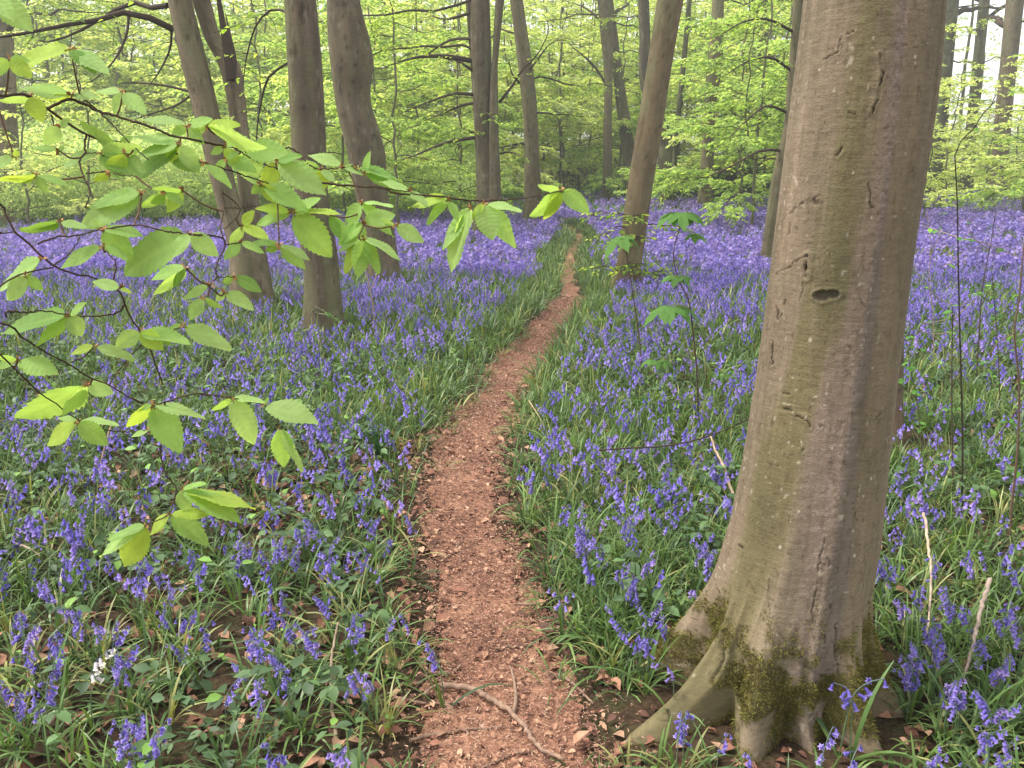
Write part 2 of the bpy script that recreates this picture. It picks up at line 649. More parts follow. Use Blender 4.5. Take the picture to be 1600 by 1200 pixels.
def traced(rows, Y, ztop, n=190, taper=0.55):
    """Trunk axis and radii from silhouette rows (y, xl, xr) at Y metres ahead, carried on above the frame."""
    rows = np.array(sorted(rows, key=lambda a: -a[0]), float)
    a = P(rows[:, 1], rows[:, 0], Y)
    b = P(rows[:, 2], rows[:, 0], Y)
    c = (a + b) / 2
    r = np.linalg.norm(b - a, axis=1) / 2
    pts = np.c_[c, r]
    foot = pts[0].copy()
    foot[2] = -0.25
    if pts[0, 2] > 0.05:
        g0 = pts[0].copy()
        g0[2] = 0.0
        pts = np.r_[[foot], [g0], pts]
    else:
        pts = np.r_[[foot], pts]
    d = pts[-1] - pts[-2]
    dx = np.clip(d[0] / max(d[2], .05), -.35, .35)
    zt = pts[-1, 2]
    ext = []
    for f in (0.05, 0.14, 0.3, 0.6, 1.0):
        e = pts[-1].copy()
        h = (ztop - zt) * f
        e[2] = zt + h
        e[0] += dx * h * (1 - 0.4 * f)
        e[3] = pts[-1, 3] * (1 - (1 - taper) * f)
        ext.append(e)
    s = spline(np.r_[pts, ext], n)
    return s[:, :3], np.maximum(s[:, 3], .01)


def high_crown(mbw, mbl, p, r, rng, n=6, L=3.2, zmin=4.5, size=.085, step=.075, wc=TWIGC):
    for i in range(n):
        f = (i + .5 + rng.uniform(-.2, .2)) / n
        z = zmin + (p[-1, 2] - zmin) * f
        k = np.argmin(abs(p[:, 2] - z))
        limb(mbw, mbl, p[k], rng.uniform(0, 2 * pi) if i else 0.3, L * rng.uniform(.7, 1.2) * (1.2 - .5 * f), r[k] * .45, radians(rng.uniform(15, 50)), .12, rng, size, step, 5.0, .1, wc)

# ------------------------------------------------------------------ the big beech close on the right
HC = np.array([0.845, 2.36])


def build_hero():
    rng = np.random.default_rng(3)
    rows = np.array([(-60, 1265, 1478), (0, 1258, 1470), (75, 1249, 1464), (150, 1240, 1457), (300, 1222, 1434), (400, 1209, 1418), (520, 1194, 1402), (620, 1180, 1390),
                     (720, 1165, 1378), (820, 1147, 1367), (880, 1130, 1357), (930, 1112, 1350), (965, 1100, 1347)], float)[::-1]
    a, b = P(rows[:, 1], rows[:, 0], HC[1]), P(rows[:, 2], rows[:, 0], HC[1])
    c, rad, zr = (a + b) / 2, np.linalg.norm(b - a, axis=1) / 2 * .99, a[:, 2]
    c = np.r_[[[c[0, 0], HC[1], 0]], c]
    rad = np.r_[rad[0] * 1.02, rad]
    zr = np.r_[0.0, zr]
    zr, cx, rad = np.r_[-.3, zr, 5, 9.5], np.r_[c[0, 0], c[:, 0], c[-1, 0] + .3, c[-1, 0] + .5], np.r_[rad[0], rad, .14, .09]
    z = np.r_[np.linspace(-.2, 2.15, 600), np.linspace(2.2, 9.5, 60)]
    ker = np.hanning(31)
    ker /= ker.sum()

    def smooth(vals):
        v = np.interp(z, zr, vals)
        e = np.r_[np.full(15, v[0]), v, np.full(15, v[-1])]
        return np.convolve(e, ker, 'valid')
    CX, RD = smooth(cx), smooth(rad)
    K = 460
    th = np.linspace(0, 2 * pi, K, endpoint=False)
    Z, TH = np.meshgrid(z, th, indexing='ij')
    lobes = [(-152, .58, .18, .30), (-118, .40, .17, .42), (-88, .30, .16, .24), (-60, .37, .17, .36), (-22, .40, .18, .40), (55, .42, .3, .35), (115, .4, .28, .35), (168, .42, .26, .36)]
    Rr = np.repeat(RD[:, None], K, 1)
    for az, L, sg, zm in lobes:
        d = (TH - radians(az) + pi) % (2 * pi) - pi
        w = np.exp(-(d / sg) ** 2)
        k = np.clip(1 - np.clip(Z, -.1, None) / zm, 0, None) ** 2.1
        Rr = Rr + (L - RD[0]) * w * np.clip(k, 0, 1.3)
        # the buttress runs up the trunk as a faint rib
        Rr = Rr + .010 * np.exp(-(d / (sg * .8)) ** 2) * sstep(1.1, .25, Z)
    rg_ = 1 - np.abs(2 * fbm(np.stack([np.cos(TH) * 3.2, np.sin(TH) * 3.2, Z * 2.0], -1), 3) - 1) * 2.2
    Rr = Rr + .045 * (rg_ - .55) * sstep(.50, .0, Z) * sstep(-.1, .05, Z + .1)
    pn = np.stack([np.cos(TH), np.sin(TH), Z * 1.1], -1)
    Rr = Rr * (1 + .05 * (fbm(pn * np.array([1.3, 1.3, 1.0]), 3) - .5) + .014 * (fbm(pn * np.array([5, 5, 3.0]) + 5, 3) - .5))
    Rr = Rr + .0025 * (fbm(pn * np.array([9, 9, 45.0]), 3) - .5) + .02 * (fbm(pn * 9, 3) - .5) * sstep(.4, .1, Z)
    V = np.stack([CX[:, None] + np.cos(TH) * Rr, HC[1] + np.sin(TH) * Rr, Z], -1)
    cam_az = np.arctan2(-HC[1], -HC[0])
    U = -np.sin((TH - cam_az + pi) % (2 * pi) - pi) * -1.0
    front = np.cos(TH - cam_az) > -.05
    # ---- bark colours: lichen and algae bands that run down the stem
    wz = (fbm(np.stack([Z * 1.6, 0 * Z, 0 * Z], -1), 3) - .5) * .25
    streak = fbm(np.stack([np.cos(TH) * 7, np.sin(TH) * 7, Z * .9], -1), 4)
    fine = fbm(np.stack([np.cos(TH) * 22, np.sin(TH) * 22, Z * 2.2], -1), 3)
    mott = fbm(pn * np.array([14, 14, 18.0]), 4)
    base = lin(132, 118, 99) * (0.75 + .5 * streak[..., None])

    def band(zs, us, wid, soft=.16):
        ctr = np.interp(Z, zs, us) + wz + (streak - .5) * .5
        return sstep(wid + soft, wid - soft * .4, abs(U - ctr))
    H = [.3, .8, 1.3, 2.0]

    def lay(c, m, col, k):
        m = (m * k)[..., None]
        return c * (1 - m) + col * m
    base = lay(base, band(H, [-.6, -.5, -.18, .08], .22), lin(108, 102, 66), .65)
    base = lay(base, band(H, [-1.0, -1.0, -.8, -.3], .2), lin(126, 110, 92), .5)
    base = lay(base, band(H, [.35, .10, .30, .36], .17), lin(148, 128, 115), .5)
    base = lay(base, band(H, [.62, .42, .45, .42], .12), lin(118, 106, 100), .55)
    base = lay(base, band(H, [.9, .78, .70, .60], .09, .1), lin(138, 122, 95), .5)
    base = lay(base, sstep(.55, .72, mott), lin(96, 86, 66), .35)
    base = base * (0.88 + .24 * fine[..., None])
    # pale lichen dust along the pink band
    vm = np.stack([np.cos(TH) * .2, np.sin(TH) * .2, Z], -1)
    dust = sstep(.56, .68, fbm(vm * 130, 3)) * band(H, [.35, .16, .36, .42], .12)
    base = lay(base, dust, lin(176, 158, 146), .38)
    base = lay(base, sstep(.83, .90, vnoise(vm * 95 + 31)) * sstep(.4, .6, fbm(vm * 9 + 3, 2)), lin(196, 184, 166), .5)
    base = lay(base, sstep(.80, .88, vnoise(vm * np.array([120, 120, 150]) + 77)), lin(64, 54, 42), .45)
    D = np.zeros_like(Z)
    px, zc = proj(V.reshape(-1, 3))
    px = px.reshape(*Z.shape, 2)
    # ---- cracks, scars and knots, each where it sits on the stem
    wobx = (fbm(vm * 70, 3) - .5) * 9

    def crack(pts, w, depth=.004, dark=.8):
        nonlocal base, D
        p = np.array(pts, float)
        best = np.full(Z.shape, 1e9)
        w = w * .60
        depth = depth * .5
        sel = front & (px[..., 0] > p[:, 0].min() - 25) & (px[..., 0] < p[:, 0].max() + 25) & (px[..., 1] > p[:, 1].min() - 25) & (px[..., 1] < p[:, 1].max() + 25)
        if not sel.any():
            return
        q = px[sel] + np.stack([wobx[sel], wobx[sel] * .6], -1)
        bb = np.full(len(q), 1e9)
        ww = np.full(len(q), 1.0)
        for s0, s1 in zip(p[:-1], p[1:]):
            d = s1 - s0
            t = np.clip(((q - s0) @ d) / (d @ d + 1e-9), 0, 1)
            bb = np.minimum(bb, np.linalg.norm(q - s0 - t[:, None] * d, axis=1))
        br = fbm(vm[sel] * 60 + 9, 2)
        m = sstep(w * (.3 + 1.4 * br), w * .2, bb) * sstep(.30, .42, br)
        lip = np.exp(-((bb - w * 2.2) / (w * 1.3)) ** 2)
        D[sel] += -depth * m + depth * .55 * lip
        k = (m * dark)[:, None]
        base[sel] = base[sel] * (1 - k) + lin(38, 32, 24) * k
    for pts, w, dp, dk in [
        ([(1222, 348), (1240, 326), (1262, 312), (1282, 306)], 2.2, .003, .7), ([(1270, 312), (1276, 318)], 6, .004, .6),
        ([(1210, 427), (1233, 418), (1247, 405), (1262, 399)], 2.2, .003, .7), ([(1261, 402), (1259, 432)], 5, .010, .95), ([(1256, 440), (1250, 472)], 2, .003, .6),
        ([(1262, 430), (1296, 440)], 1.6, .002, .4), ([(1375, 84), (1380, 112), (1372, 150), (1362, 176)], 3, .006, .85), ([(1285, 96), (1308, 82), (1318, 56), (1336, 50)], 2.2, .004, .7),
        ([(1310, 80), (1350, 84), (1362, 95)], 1.6, .002, .5), ([(1390, 66), (1440, 76)], 2, .003, .5), ([(1357, 285), (1361, 324), (1372, 325), (1370, 340)], 2.4, .005, .85),
        ([(1306, 242), (1315, 230)], 4, .004, .8), ([(1326, 176), (1336, 178)], 3, .003, .7), ([(1230, 365), (1236, 345)], 4, .003, .6),
        ([(1213, 480), (1216, 500), (1224, 488)], 3, .004, .8), ([(1224, 475), (1228, 470)], 3, .003, .7), ([(1208, 535), (1206, 570)], 3.5, .006, .85),
        ([(1218, 612), (1236, 617)], 3, .004, .7), ([(1218, 638), (1235, 640)], 4, .005, .9), ([(1246, 650), (1262, 658), (1266, 668)], 3, .004, .8), ([(1280, 664), (1281, 668)], 3, .003, .8),
        ([(1310, 676), (1314, 660)], 4, .004, .6), ([(1254, 706), (1258, 702)], 4, .003, .7), ([(1247, 757), (1248, 762)], 3, .003, .9), ([(1155, 852), (1160, 856)], 4, .004, .9),
        ([(1370, 656), (1374, 645)], 2.5, .003, .8), ([(1363, 658), (1384, 656)], 1.5, .002, .5), ([(1340, 720), (1375, 722)], 1.6, .002, .5), ([(1345, 766), (1374, 764)], 1.6, .002, .4),
        ([(1287, 840), (1281, 880), (1274, 930), (1269, 960), (1279, 985)], 2.4, .005, .7), ([(1293, 872), (1296, 886)], 3, .003, .6), ([(1336, 800), (1338, 812)], 2.5, .003, .8),
        ([(1328, 542), (1336, 560)], 3, .003, .6), ([(1295, 944), (1297, 952)], 4, .004, .8), ([(1246, 1016), (1249, 1019)], 4, .003, .9), ([(1287, 990), (1289, 1015)], 2, .006, .8),
        ([(1202, 905), (1202, 960), (1208, 1010)], 2.2, .005, .55), ([(1307, 975), (1304, 1010), (1310, 1060)], 3, .008, .7), ([(1195, 1120), (1230, 1075), (1262, 1070)], 2, .005, .5),
        ([(1240, 1030), (1280, 1055), (1305, 1060)], 2, .004, .4), ([(1134, 985), (1128, 1030), (1112, 1066)], 5, .014, .8), ([(1168, 905), (1182, 930)], 1.8, .003, .5),
        ([(1345, 470), (1352, 480)], 3, .003, .5), ([(1420, 150), (1434, 160)], 2, .002, .3), ([(1398, 300), (1395, 350)], 1.6, .002, .3), ([(1330, 640), (1336, 660)], 1.6, .002, .4)]:
        crack(pts, w, dp, dk)
    # the eye: an old branch scar with a raised rim
    q = px - np.array([1289, 463])
    e = np.minimum(np.hypot((q[..., 0] + 5) / 12.5, q[..., 1] / 8.5), np.hypot((q[..., 0] - 12) / 11, (q[..., 1] + 3) / 6.5)) + wobx * .05
    m = sstep(1.05, .8, e) * front
    D += -.007 * m + .0018 * np.exp(-((e - 1.3) / .22) ** 2) * front
    base = base * (1 - m[..., None] * .8) + lin(70, 64, 55) * m[..., None] * .8
    rim = (np.exp(-((e - 1.08) / .1) ** 2) * front)[..., None]
    base = base * (1 - rim * .6) + lin(45, 38, 28) * rim * .6
    # lichen flecks
    for fx, fy, s in [(1266, 531, 5), (1343, 445, 3), (1363, 575, 2.5), (1335, 868, 4), (1219, 855, 4), (1333, 830, 3), (1361, 748, 3), (1280, 109, 3), (1330, 122, 3), (1430, 98, 3), (1430, 88, 4),
                      (1248, 800, 3), (1362, 340, 3), (1415, 240, 2.5), (1333, 270, 2.5), (1345, 540, 2.5), (1214, 992, 3), (1300, 700, 2.5), (1380, 405, 3), (1252, 690, 2), (1349, 775, 2.5)]:
        q = px - np.array([fx, fy])
        s *= .62
        m = (sstep(1.1, .6, np.hypot(q[..., 0] / s, (q[..., 1] + wobx * .3) / (s * 1.3))) * front)[..., None]
        base = base * (1 - m * .8) + lin(205, 194, 172) * m * .8
    # moss over the roots
    mo = .85 * sstep(.38, .10, Z + .26 * (fbm(pn * np.array([3, 3, 4.0]) + 2, 3) - .5)) * sstep(.42, .60, fbm(vm * np.array([22, 22, 14.0]) + 8, 4))
    mm = sstep(.40, .60, fbm(vm * 45 + 4, 3))[..., None]
    mcol = lin(128, 118, 62) * mm + lin(92, 84, 50) * (1 - mm)
    base = base * (1 - mo[..., None] * .85) + mcol * mo[..., None] * .85
    D += .016 * mo * (fbm(vm * 40, 3) - .35)
    V[..., 0] += np.cos(TH) * D
    V[..., 1] += np.sin(TH) * D
    mb = MB()
    n = len(z)
    i, j = np.meshgrid(np.arange(n - 1), np.arange(K), indexing='ij')
    mb.add(V, np.stack([i * K + j, i * K + (j + 1) % K, (i + 1) * K + (j + 1) % K, (i + 1) * K + j], -1), None, base.reshape(-1, 3))
    t = thing('beech_tree', 'massive grey-brown beech trunk with an eye-shaped scar and mossy spreading roots', 'tree', (HC[0], HC[1], 0))
    mb.build('trunk', M_HERO, t)
    # moss fuzz
    w = (mo * (Z < .45) * (Z > -.02) * front).ravel()
    idx = rng.choice(len(w), 30000, p=w / w.sum())
    pv = V.reshape(-1, 3)[idx] + rng.normal(0, .002, (30000, 3))
    nr = np.stack([np.cos(TH), np.sin(TH), .25 + 0 * TH], -1).reshape(-1, 3)[idx]
    dr = norm(nr + rng.normal(0, .55, nr.shape) + np.array([0, 0, .25]))
    bl = (np.array([(-.5, 0, 0), (.5, 0, 0), (0, 1.0, .2)]), None, np.array([(0, 1, 2)]), np.ones((3, 3)))
    Mx = orient(dr, rng.normal(0, 1, nr.shape)) * np.stack([np.full(30000, .0028), rng.uniform(.006, .017, 30000), np.full(30000, .005)], -1)[:, None, :]
    ti = np.where(rng.random((30000, 1)) < .5, lin(128, 122, 62), lin(104, 98, 52)) * rng.uniform(.6, 1.25, (30000, 1))
    mb = MB()
    mb.many(bl, Mx, pv, ti)
    mb.build('moss', M_MOSS, t)
    p = np.c_[CX, np.full(n, HC[1]), z]
    mw, ml = MB(), MB()
    high_crown(mw, ml, p[600:], RD[600:], rng, 5, 2.6, 5.0)
    mw.build('branchwork', M_TWIG, t)
    ml.build('crown', M_FAR, t)


build_hero()

# ------------------------------------------------------------------ the traced trees
FADE = np.array([1.0, 1.0, 1.0])


def tree(label, foot, rows, seed, extra=(), limbs=(), low=(), crown=True, k=64, ztop=9.0, base=BARK, moss=.5, flare=.2, name='beech_tree', hc=(4, 3.2, 6.0), leafk=1.0, mat=None, lump=.06):
    rng = np.random.default_rng(seed)
    g = G(*foot)
    Y = g[1]
    t = thing(name, label, 'tree', (g[0], Y, 0))
    p, r = traced(rows, Y, ztop)
    mb = MB()
    trunk_mesh(mb, p, r, k, seed, base, moss, flare, lump=lump)
    mb.build('trunk', mat or M_BARK, t)
    for ex in extra:                                  # further stems from the same foot: rows, dY
        p2, r2 = traced(ex[0], Y + ex[1], ztop)
        if len(ex) > 2:
            p2, r2 = p2[ex[2]:], r2[ex[2]:]
        mb = MB()
        trunk_mesh(mb, p2, r2, 40, seed + 5, base, moss * .7, flare * .5)
        mb.build('trunk', mat or M_BARK, t)
    mw, ml = MB(), MB()
    for lm in limbs:                                  # hand placed limb: photo polyline, dY, radius, leaf density
        pts, dY, rad, dens = lm[:4]
        pts = np.array(pts, float)
        q = P(pts[:, 0], pts[:, 1], Y + np.linspace(0, 1, len(pts)) * dY)
        m2 = MB()
        limb(m2, ml, q[0], 0, 1, rad, 0, 0, rng, .075, .05 / max(dens, .05), 5.0, .25, TWIGC, path=q, first=.2)
        m2.build('limb', M_TWIG, t)
    for (z0, az, L, elev, sag, tw) in low:            # grown limb: height, azimuth from +Y, length, rise, sag, twigs per metre
        kx = np.argmin(abs(p[:, 2] - z0))
        limb(mw, ml, p[kx], radians(az), L, max(.010, r[kx] * .13) if z0 > 1.2 else .004, radians(elev), sag, rng, .075, .045 / leafk, tw, .15, TWIGC)
    if crown:
        high_crown(mw, ml, p, r, rng, hc[0], hc[1], hc[2])
    if mw.n:
        mw.build('branchwork', M_TWIG, t)
    if ml.n:
        ml.build('crown', M_FAR, t)
    TREES[label] = t
    return t


# twin-stemmed beech
tree('twin-stemmed leaning beech on the left behind the leafy branch', (405, 488),
     [(490, 362, 430), (440, 360, 421), (400, 358, 410), (380, 355, 402), (350, 348, 388), (300, 334, 371), (200, 309, 348), (100, 284, 324), (0, 262, 299)], 11,
     extra=[([(488, 385, 428), (440, 384, 424), (380, 380, 413), (330, 377, 407), (250, 368, 397), (200, 361, 388), (150, 354, 383), (100, 341, 374), (60, 320, 346), (0, 300, 328)], .22)],
     limbs=[([(272, 46), (235, 28), (195, 19), (150, 32), (100, 39), (50, 50), (0, 58), (-60, 66)], -.8, .032, .5),
            ([(262, 8), (235, 12), (205, 4), (165, 25), (125, 48), (80, 65), (50, 62)], .9, .026, .4),
            ([(200, 20), (200, 45), (190, 75), (170, 105), (140, 130)], -.3, .012, .4),
            ([(268, 40), (266, 75), (250, 110), (232, 135)], .5, .010, .4),
            ([(296, 143), (260, 134), (225, 130), (185, 130)], .3, .012, .3),
            ([(297, 150), (275, 165), (245, 175), (215, 185)], -.3, .009, .4),
            ([(362, 125), (352, 60), (342, 0), (335, -60)], .1, .05, .1),
            ([(362, 125), (366, 95), (360, 60), (352, 20)], .4, .035, .1)], hc=(5, 3, 5))
# straight middle beech
tree('straight thick beech column with dark bark rising between the twin-stemmed and bent beeches', (506, 524),
     [(530, 474, 541), (500, 475, 536), (440, 476, 530), (400, 472, 527), (290, 460, 511), (200, 455, 508), (100, 450, 503), (0, 444, 494)], 23, base=lin(100, 86, 72), moss=.4, flare=.16,
     limbs=[([(450, 98), (420, 120), (408, 160), (402, 200), (400, 240)], .5, .009, .9), ([(450, 20), (425, 15), (400, 40), (385, 90), (380, 130)], 1.0, .009, .9)], hc=(5, 3, 5))
# bent beech
tree('thick beech with a swollen kink half way up its bent trunk', (600, 447),
     [(450, 574, 630), (420, 573, 625), (400, 572, 622), (350, 565, 615), (300, 555, 606), (265, 548, 603), (240, 543, 602), (215, 537, 596), (190, 531, 588), (165, 526, 580), (140, 522, 578), (115, 519, 581),
      (90, 516, 582), (60, 513, 577), (30, 512, 569), (0, 511, 562)], 31, base=lin(104, 90, 74), moss=.3, flare=.12, lump=.04,
     low=[(4.6, 70, 3.2, 5, .12, 5), (5.0, 40, 3.0, 12, .1, 5)], hc=(5, 3, 5))
# fused stems
tree('dark beech of several fused stems left of the path', (760, 381),
     [(385, 734, 787), (350, 738, 786), (300, 745, 783), (200, 741, 766), (100, 737, 768), (0, 735, 765)], 41, base=lin(92, 80, 64),
     extra=[([(380, 752, 784), (300, 762, 783), (200, 764, 779), (120, 766, 778), (90, 769, 779), (0, 774, 788)], -.15), ([(380, 736, 760), (300, 745, 764), (150, 738, 748), (60, 732, 742), (0, 727, 739)], .2)],
     limbs=[([(738, 95), (700, 88), (665, 88), (640, 92), (600, 105)], -1.5, .05, .8), ([(745, 115), (715, 95), (690, 92)], -.5, .03, .6), ([(742, 148), (715, 146), (690, 152), (655, 165), (620, 180)], -1.2, .03, 1.0),
            ([(742, 215), (700, 222), (660, 238), (625, 252)], -1.6, .035, .9), ([(745, 160), (720, 165), (690, 178), (660, 190)], .8, .03, .9), ([(780, 160), (800, 135), (815, 110), (840, 85), (860, 45)], -.8, .025, .8),
            ([(740, 60), (705, 62), (675, 80), (650, 100)], 1.4, .03, 1.0), ([(782, 240), (800, 238), (815, 246)], -1, .02, .8), ([(735, 20), (690, 30), (655, 10)], 1.0, .03, .9)],
     low=[(2.1, 200, 1.2, 5, .1, 9), (2.5, 170, 1.0, -5, .1, 9), (4.5, -100, 3.5, 0, .15, 7), (3.6, -80, 3, 0, .2, 7)])
# trunk beside the path
tree('slim beech standing just left of where the path fades out', (830, 358),
     [(361, 814, 849), (340, 817, 845), (300, 819, 845), (200, 818, 841), (150, 814, 838), (100, 809, 832), (0, 797, 817)], 53, base=lin(100, 88, 68),
     limbs=[([(812, 130), (800, 115), (795, 95)], -.4, .03, .6), ([(820, 120), (842, 90), (858, 70), (880, 60)], -1.0, .025, .9)],
     low=[(2.6, 100, 1.6, 10, .15, 8), (3.4, 60, 2.4, 8, .15, 8), (4.4, -60, 2.4, 8, .15, 7), (2.0, 220, 1.3, 0, .1, 8)])
tree('upright beech with a bare dead side branch beyond the path end', (947, 322),
     [(325, 935, 958), (300, 941, 957), (200, 943, 956), (150, 944, 957), (100, 943, 958), (75, 940, 958), (0, 933, 957)], 61, base=lin(104, 92, 72),
     limbs=[([(946, 130), (930, 105), (915, 90), (900, 78), (882, 62)], -.5, .05, 0.02), ([(930, 105), (920, 95), (922, 60)], .2, .02, .02), ([(944, 40), (925, 20), (905, 8), (880, 0)], .4, .04, .4)],
     low=[(4.6, 150, 2.5, 8, .1, 7), (6, 60, 3, 5, .12, 6), (6.5, -60, 3, 5, .12, 6)])
tree('curved beech sweeping up to the left from behind the leaning beech', (985, 318),
     [(320, 976, 1000), (260, 974, 994), (200, 967, 987), (150, 961, 979), (100, 955, 971), (60, 950, 966), (0, 944, 958)], 67, base=lin(98, 88, 68), low=[(5.5, 40, 3, 8, .12, 6), (4.5, 100, 2.5, 8, .15, 6)])
tree('leaning beech right of the path with pale leafy shoots round its foot', (980, 456),
     [(460, 954, 1004), (420, 961, 1001), (400, 966, 1004), (350, 973, 1011), (300, 980, 1018), (200, 996, 1035), (100, 1012, 1050), (0, 1027, 1068)], 71, base=lin(112, 96, 74), moss=.4, flare=.2,
     low=[(.3, 170, .5, 25, .2, 22), (.5, 210, .5, 20, .2, 22), (.6, 180, .45, 20, .2, 22), (.9, 190, .5, 10, .2, 20), (.9, 250, .6, 10, .2, 20), (.25, 150, .55, 10, .2, 16), (.4, 200, .5, 10, .2, 16), (.3, 250, .5, 10, .2, 16), (.75, 230, .7, 10, .2, 14), (.85, 130, .6, 10, .2, 14), (.2, 100, .5, 20, .2, 16)], hc=(5, 3, 5))
tree('dark beech leaning left, crossing behind the leaning beech', (1044, 328),
     [(332, 1028, 1058), (300, 1030, 1056), (215, 1026, 1050), (130, 1000, 1016), (60, 999, 1016), (0, 997, 1014)], 79, base=lin(78, 70, 56), low=[(6, -30, 3, 8, .12, 6), (5, 60, 3, 8, .15, 6)])
tree('slim straight grey beech left of the dark holly', (1101, 336),
     [(338, 1088, 1115), (300, 1091, 1113), (250, 1095, 1115), (170, 1099, 1118), (100, 1105, 1128), (0, 1113, 1131)], 83, base=lin(112, 98, 76),
     low=[(3.4, 170, 2.4, 8, .15, 9), (4.2, 120, 3, 8, .15, 9), (5.2, 200, 2.8, 5, .15, 8), (6, 90, 3, 5, .15, 7), (2.6, 190, 2.0, 5, .12, 9)])
tree('dark leaning beech whose trunk rises just behind the massive scarred beech', (1203, 420),
     [(425, 1184, 1222), (400, 1189, 1217), (300, 1203, 1229), (250, 1212, 1236), (200, 1224, 1243), (100, 1233, 1250), (0, 1240, 1256)], 89, base=lin(98, 86, 70),
     limbs=[([(1228, 175), (1200, 165), (1170, 185), (1140, 215)], -1.0, .02, 1.2), ([(1236, 110), (1205, 90), (1170, 95), (1130, 120)], -.6, .02, 1.2), ([(1240, 50), (1200, 30), (1160, 35), (1120, 60)], -.8, .02, 1.2),
            ([(1222, 235), (1190, 235), (1160, 250), (1110, 275), (1060, 280)], -1.0, .02, 1.0)], hc=(5, 3, 5))
tree('thin brown beech sapling stem hidden behind the massive scarred beech', (1392, 690),
     [(694, 1374, 1412), (640, 1378, 1409), (560, 1384, 1411), (480, 1388, 1411), (300, 1388, 1408), (0, 1392, 1412)], 97, base=lin(112, 92, 78), k=18, crown=False, ztop=3.2)
tree('ivy-dark beech at the wood edge right of the massive scarred beech', (1455, 312),
     [(314, 1445, 1471), (220, 1455, 1478), (100, 1466, 1488), (0, 1474, 1498)], 101, base=lin(74, 72, 52), low=[(4.2, 180, 1.5, 0, .15, 10), (5.5, 150, 1.8, 5, .15, 9), (3, 200, 1.6, 0, .1, 10), (6.5, 220, 2, 5, .15, 8), (7.5, 100, 2, 5, .15, 8)], mat=M_BARKF)
tree('slender dark beech between pale sky gaps at the wood edge', (1505, 310),
     [(312, 1497, 1518), (180, 1512, 1528), (100, 1520, 1536), (0, 1530, 1546)], 103, base=lin(76, 72, 56), low=[(4.2, 190, 1.5, 0, .15, 9), (5.5, 140, 1.8, 5, .15, 9), (3, 180, 1.6, 0, .1, 9), (6.8, 230, 2, 5, .15, 8)], mat=M_BARKF)
tree('stout brown beech at the right end of the wood edge', (1560, 318),
     [(322, 1542, 1573), (270, 1549, 1574), (180, 1556, 1580), (100, 1564, 1588), (0, 1573, 1599)], 107, base=lin(106, 92, 76), low=[(4.5, 200, 1.5, 0, .15, 8), (6.5, 150, 1.8, 5, .15, 8), (3.4, 180, 1.4, 0, .1, 8), (7.5, 230, 2, 5, .15, 8)], mat=M_BARKF)
tree('broad pinkish beech trunk half out of frame on the far left', (-4, 352),
     [(354, -32, 44), (300, -30, 32), (200, -32, 24), (130, -34, 20), (0, -34, 16)], 109, base=lin(130, 108, 96), low=[(3, 120, 3, 10, .15, 7), (4.5, 100, 3.5, 10, .12, 7), (2.4, 150, 2.4, 5, .15, 7), (5.5, 80, 3.5, 5, .15, 7)], mat=M_BARKF)
tree('dark trunk far back left of the massive scarred beech', (1198, 312),
     [(314, 1190, 1212), (200, 1190, 1209), (100, 1185, 1203), (0, 1180, 1198)], 113, base=lin(78, 70, 56), low=[(5, 170, 2.4, 5, .15, 8), (7, 150, 3, 5, .12, 7), (3.6, 200, 2.2, 0, .12, 8)], mat=M_BARKF)
tree('spindly dark sapling beside the leaning beech', (1052, 330),
     [(332, 1046, 1056), (250, 1050, 1058), (180, 1056, 1064), (100, 1064, 1072), (0, 1073, 1081)], 127, base=lin(70, 68, 48), k=12, low=[(4, 130, 1.8, 5, .15, 9), (5.5, 60, 2, 5, .15, 9), (3, 100, 1.5, 0, .15, 9)], mat=M_BARKF, flare=.1)

# ------------------------------------------------------------------ the wood behind
def young(seed, H, nl, Lmax, zlo, leafsize, tints=None, bare=.05, tw=11, dens=.036, rt=.032, bark=None):
    """One understorey tree about its own foot: trunk, branchwork, crown meshes."""
    rng = np.random.default_rng(seed)
    n = 24
    t = np.linspace(0, 1, n)
    p = np.c_[np.cumsum(rng.normal(0, .035, n)), np.cumsum(rng.normal(0, .035, n)), -.2 + t * H]
    p[:, :2] -= p[0, :2]
    r = rt * (1 - .75 * t) + .006
    a, b, c = MB(), MB(), MB()
    trunk_mesh(a, p, r, 12, seed, lin(104, 100, 74) if bark is None else bark, .3, .25)
    for i in range(nl):
        f = (i + rng.random()) / nl
        z = zlo + (H - zlo) * f ** 1.1
        k = np.argmin(abs(p[:, 2] - z))
        limb(b, c, p[k], i * 2.4 + rng.uniform(-.5, .5), Lmax * (1.1 - .75 * f) * rng.uniform(.7, 1.15), r[k] * .28, radians(rng.uniform(0, 28)), rng.uniform(.05, .25), rng, leafsize, dens, tw, bare, TWIGC, tints, 4)
    return a, b, c


def bright(n, rng):
    return leaf_tints(n, rng, lin(204, 222, 144), lin(222, 232, 166), lin(164, 190, 112))


def midg(n, rng):
    return leaf_tints(n, rng, lin(172, 202, 116), lin(194, 216, 132), lin(128, 162, 86))


def paleg(n, rng):
    return leaf_tints(n, rng, lin(190, 214, 150), lin(212, 226, 166), lin(154, 184, 118))


def dark(n, rng):
    return leaf_tints(n, rng, lin(52, 66, 44), lin(70, 84, 56), lin(38, 48, 36))


def young_things(protos, spots, name, group, labels, cat):
    made = {}
    for i, (x, y, k, s, rz, lab) in enumerate(spots):
        if k not in made:
            t = thing(name, labels[lab], cat, (0, 0, 0), group)
            a, b, c = protos[k]
            a.build('trunk', M_BARKF, t)
            b.build('branchwork', M_TWIG, t)
            c.build('crown', M_FAR, t)
            made[k] = t
        else:
            t = dup(made[k])
        t.location = (x, y, float(gh(x, y)))
        t.rotation_euler = (0, 0, rz)
        t.scale = (s, s, s)
        t['label'] = labels[lab]


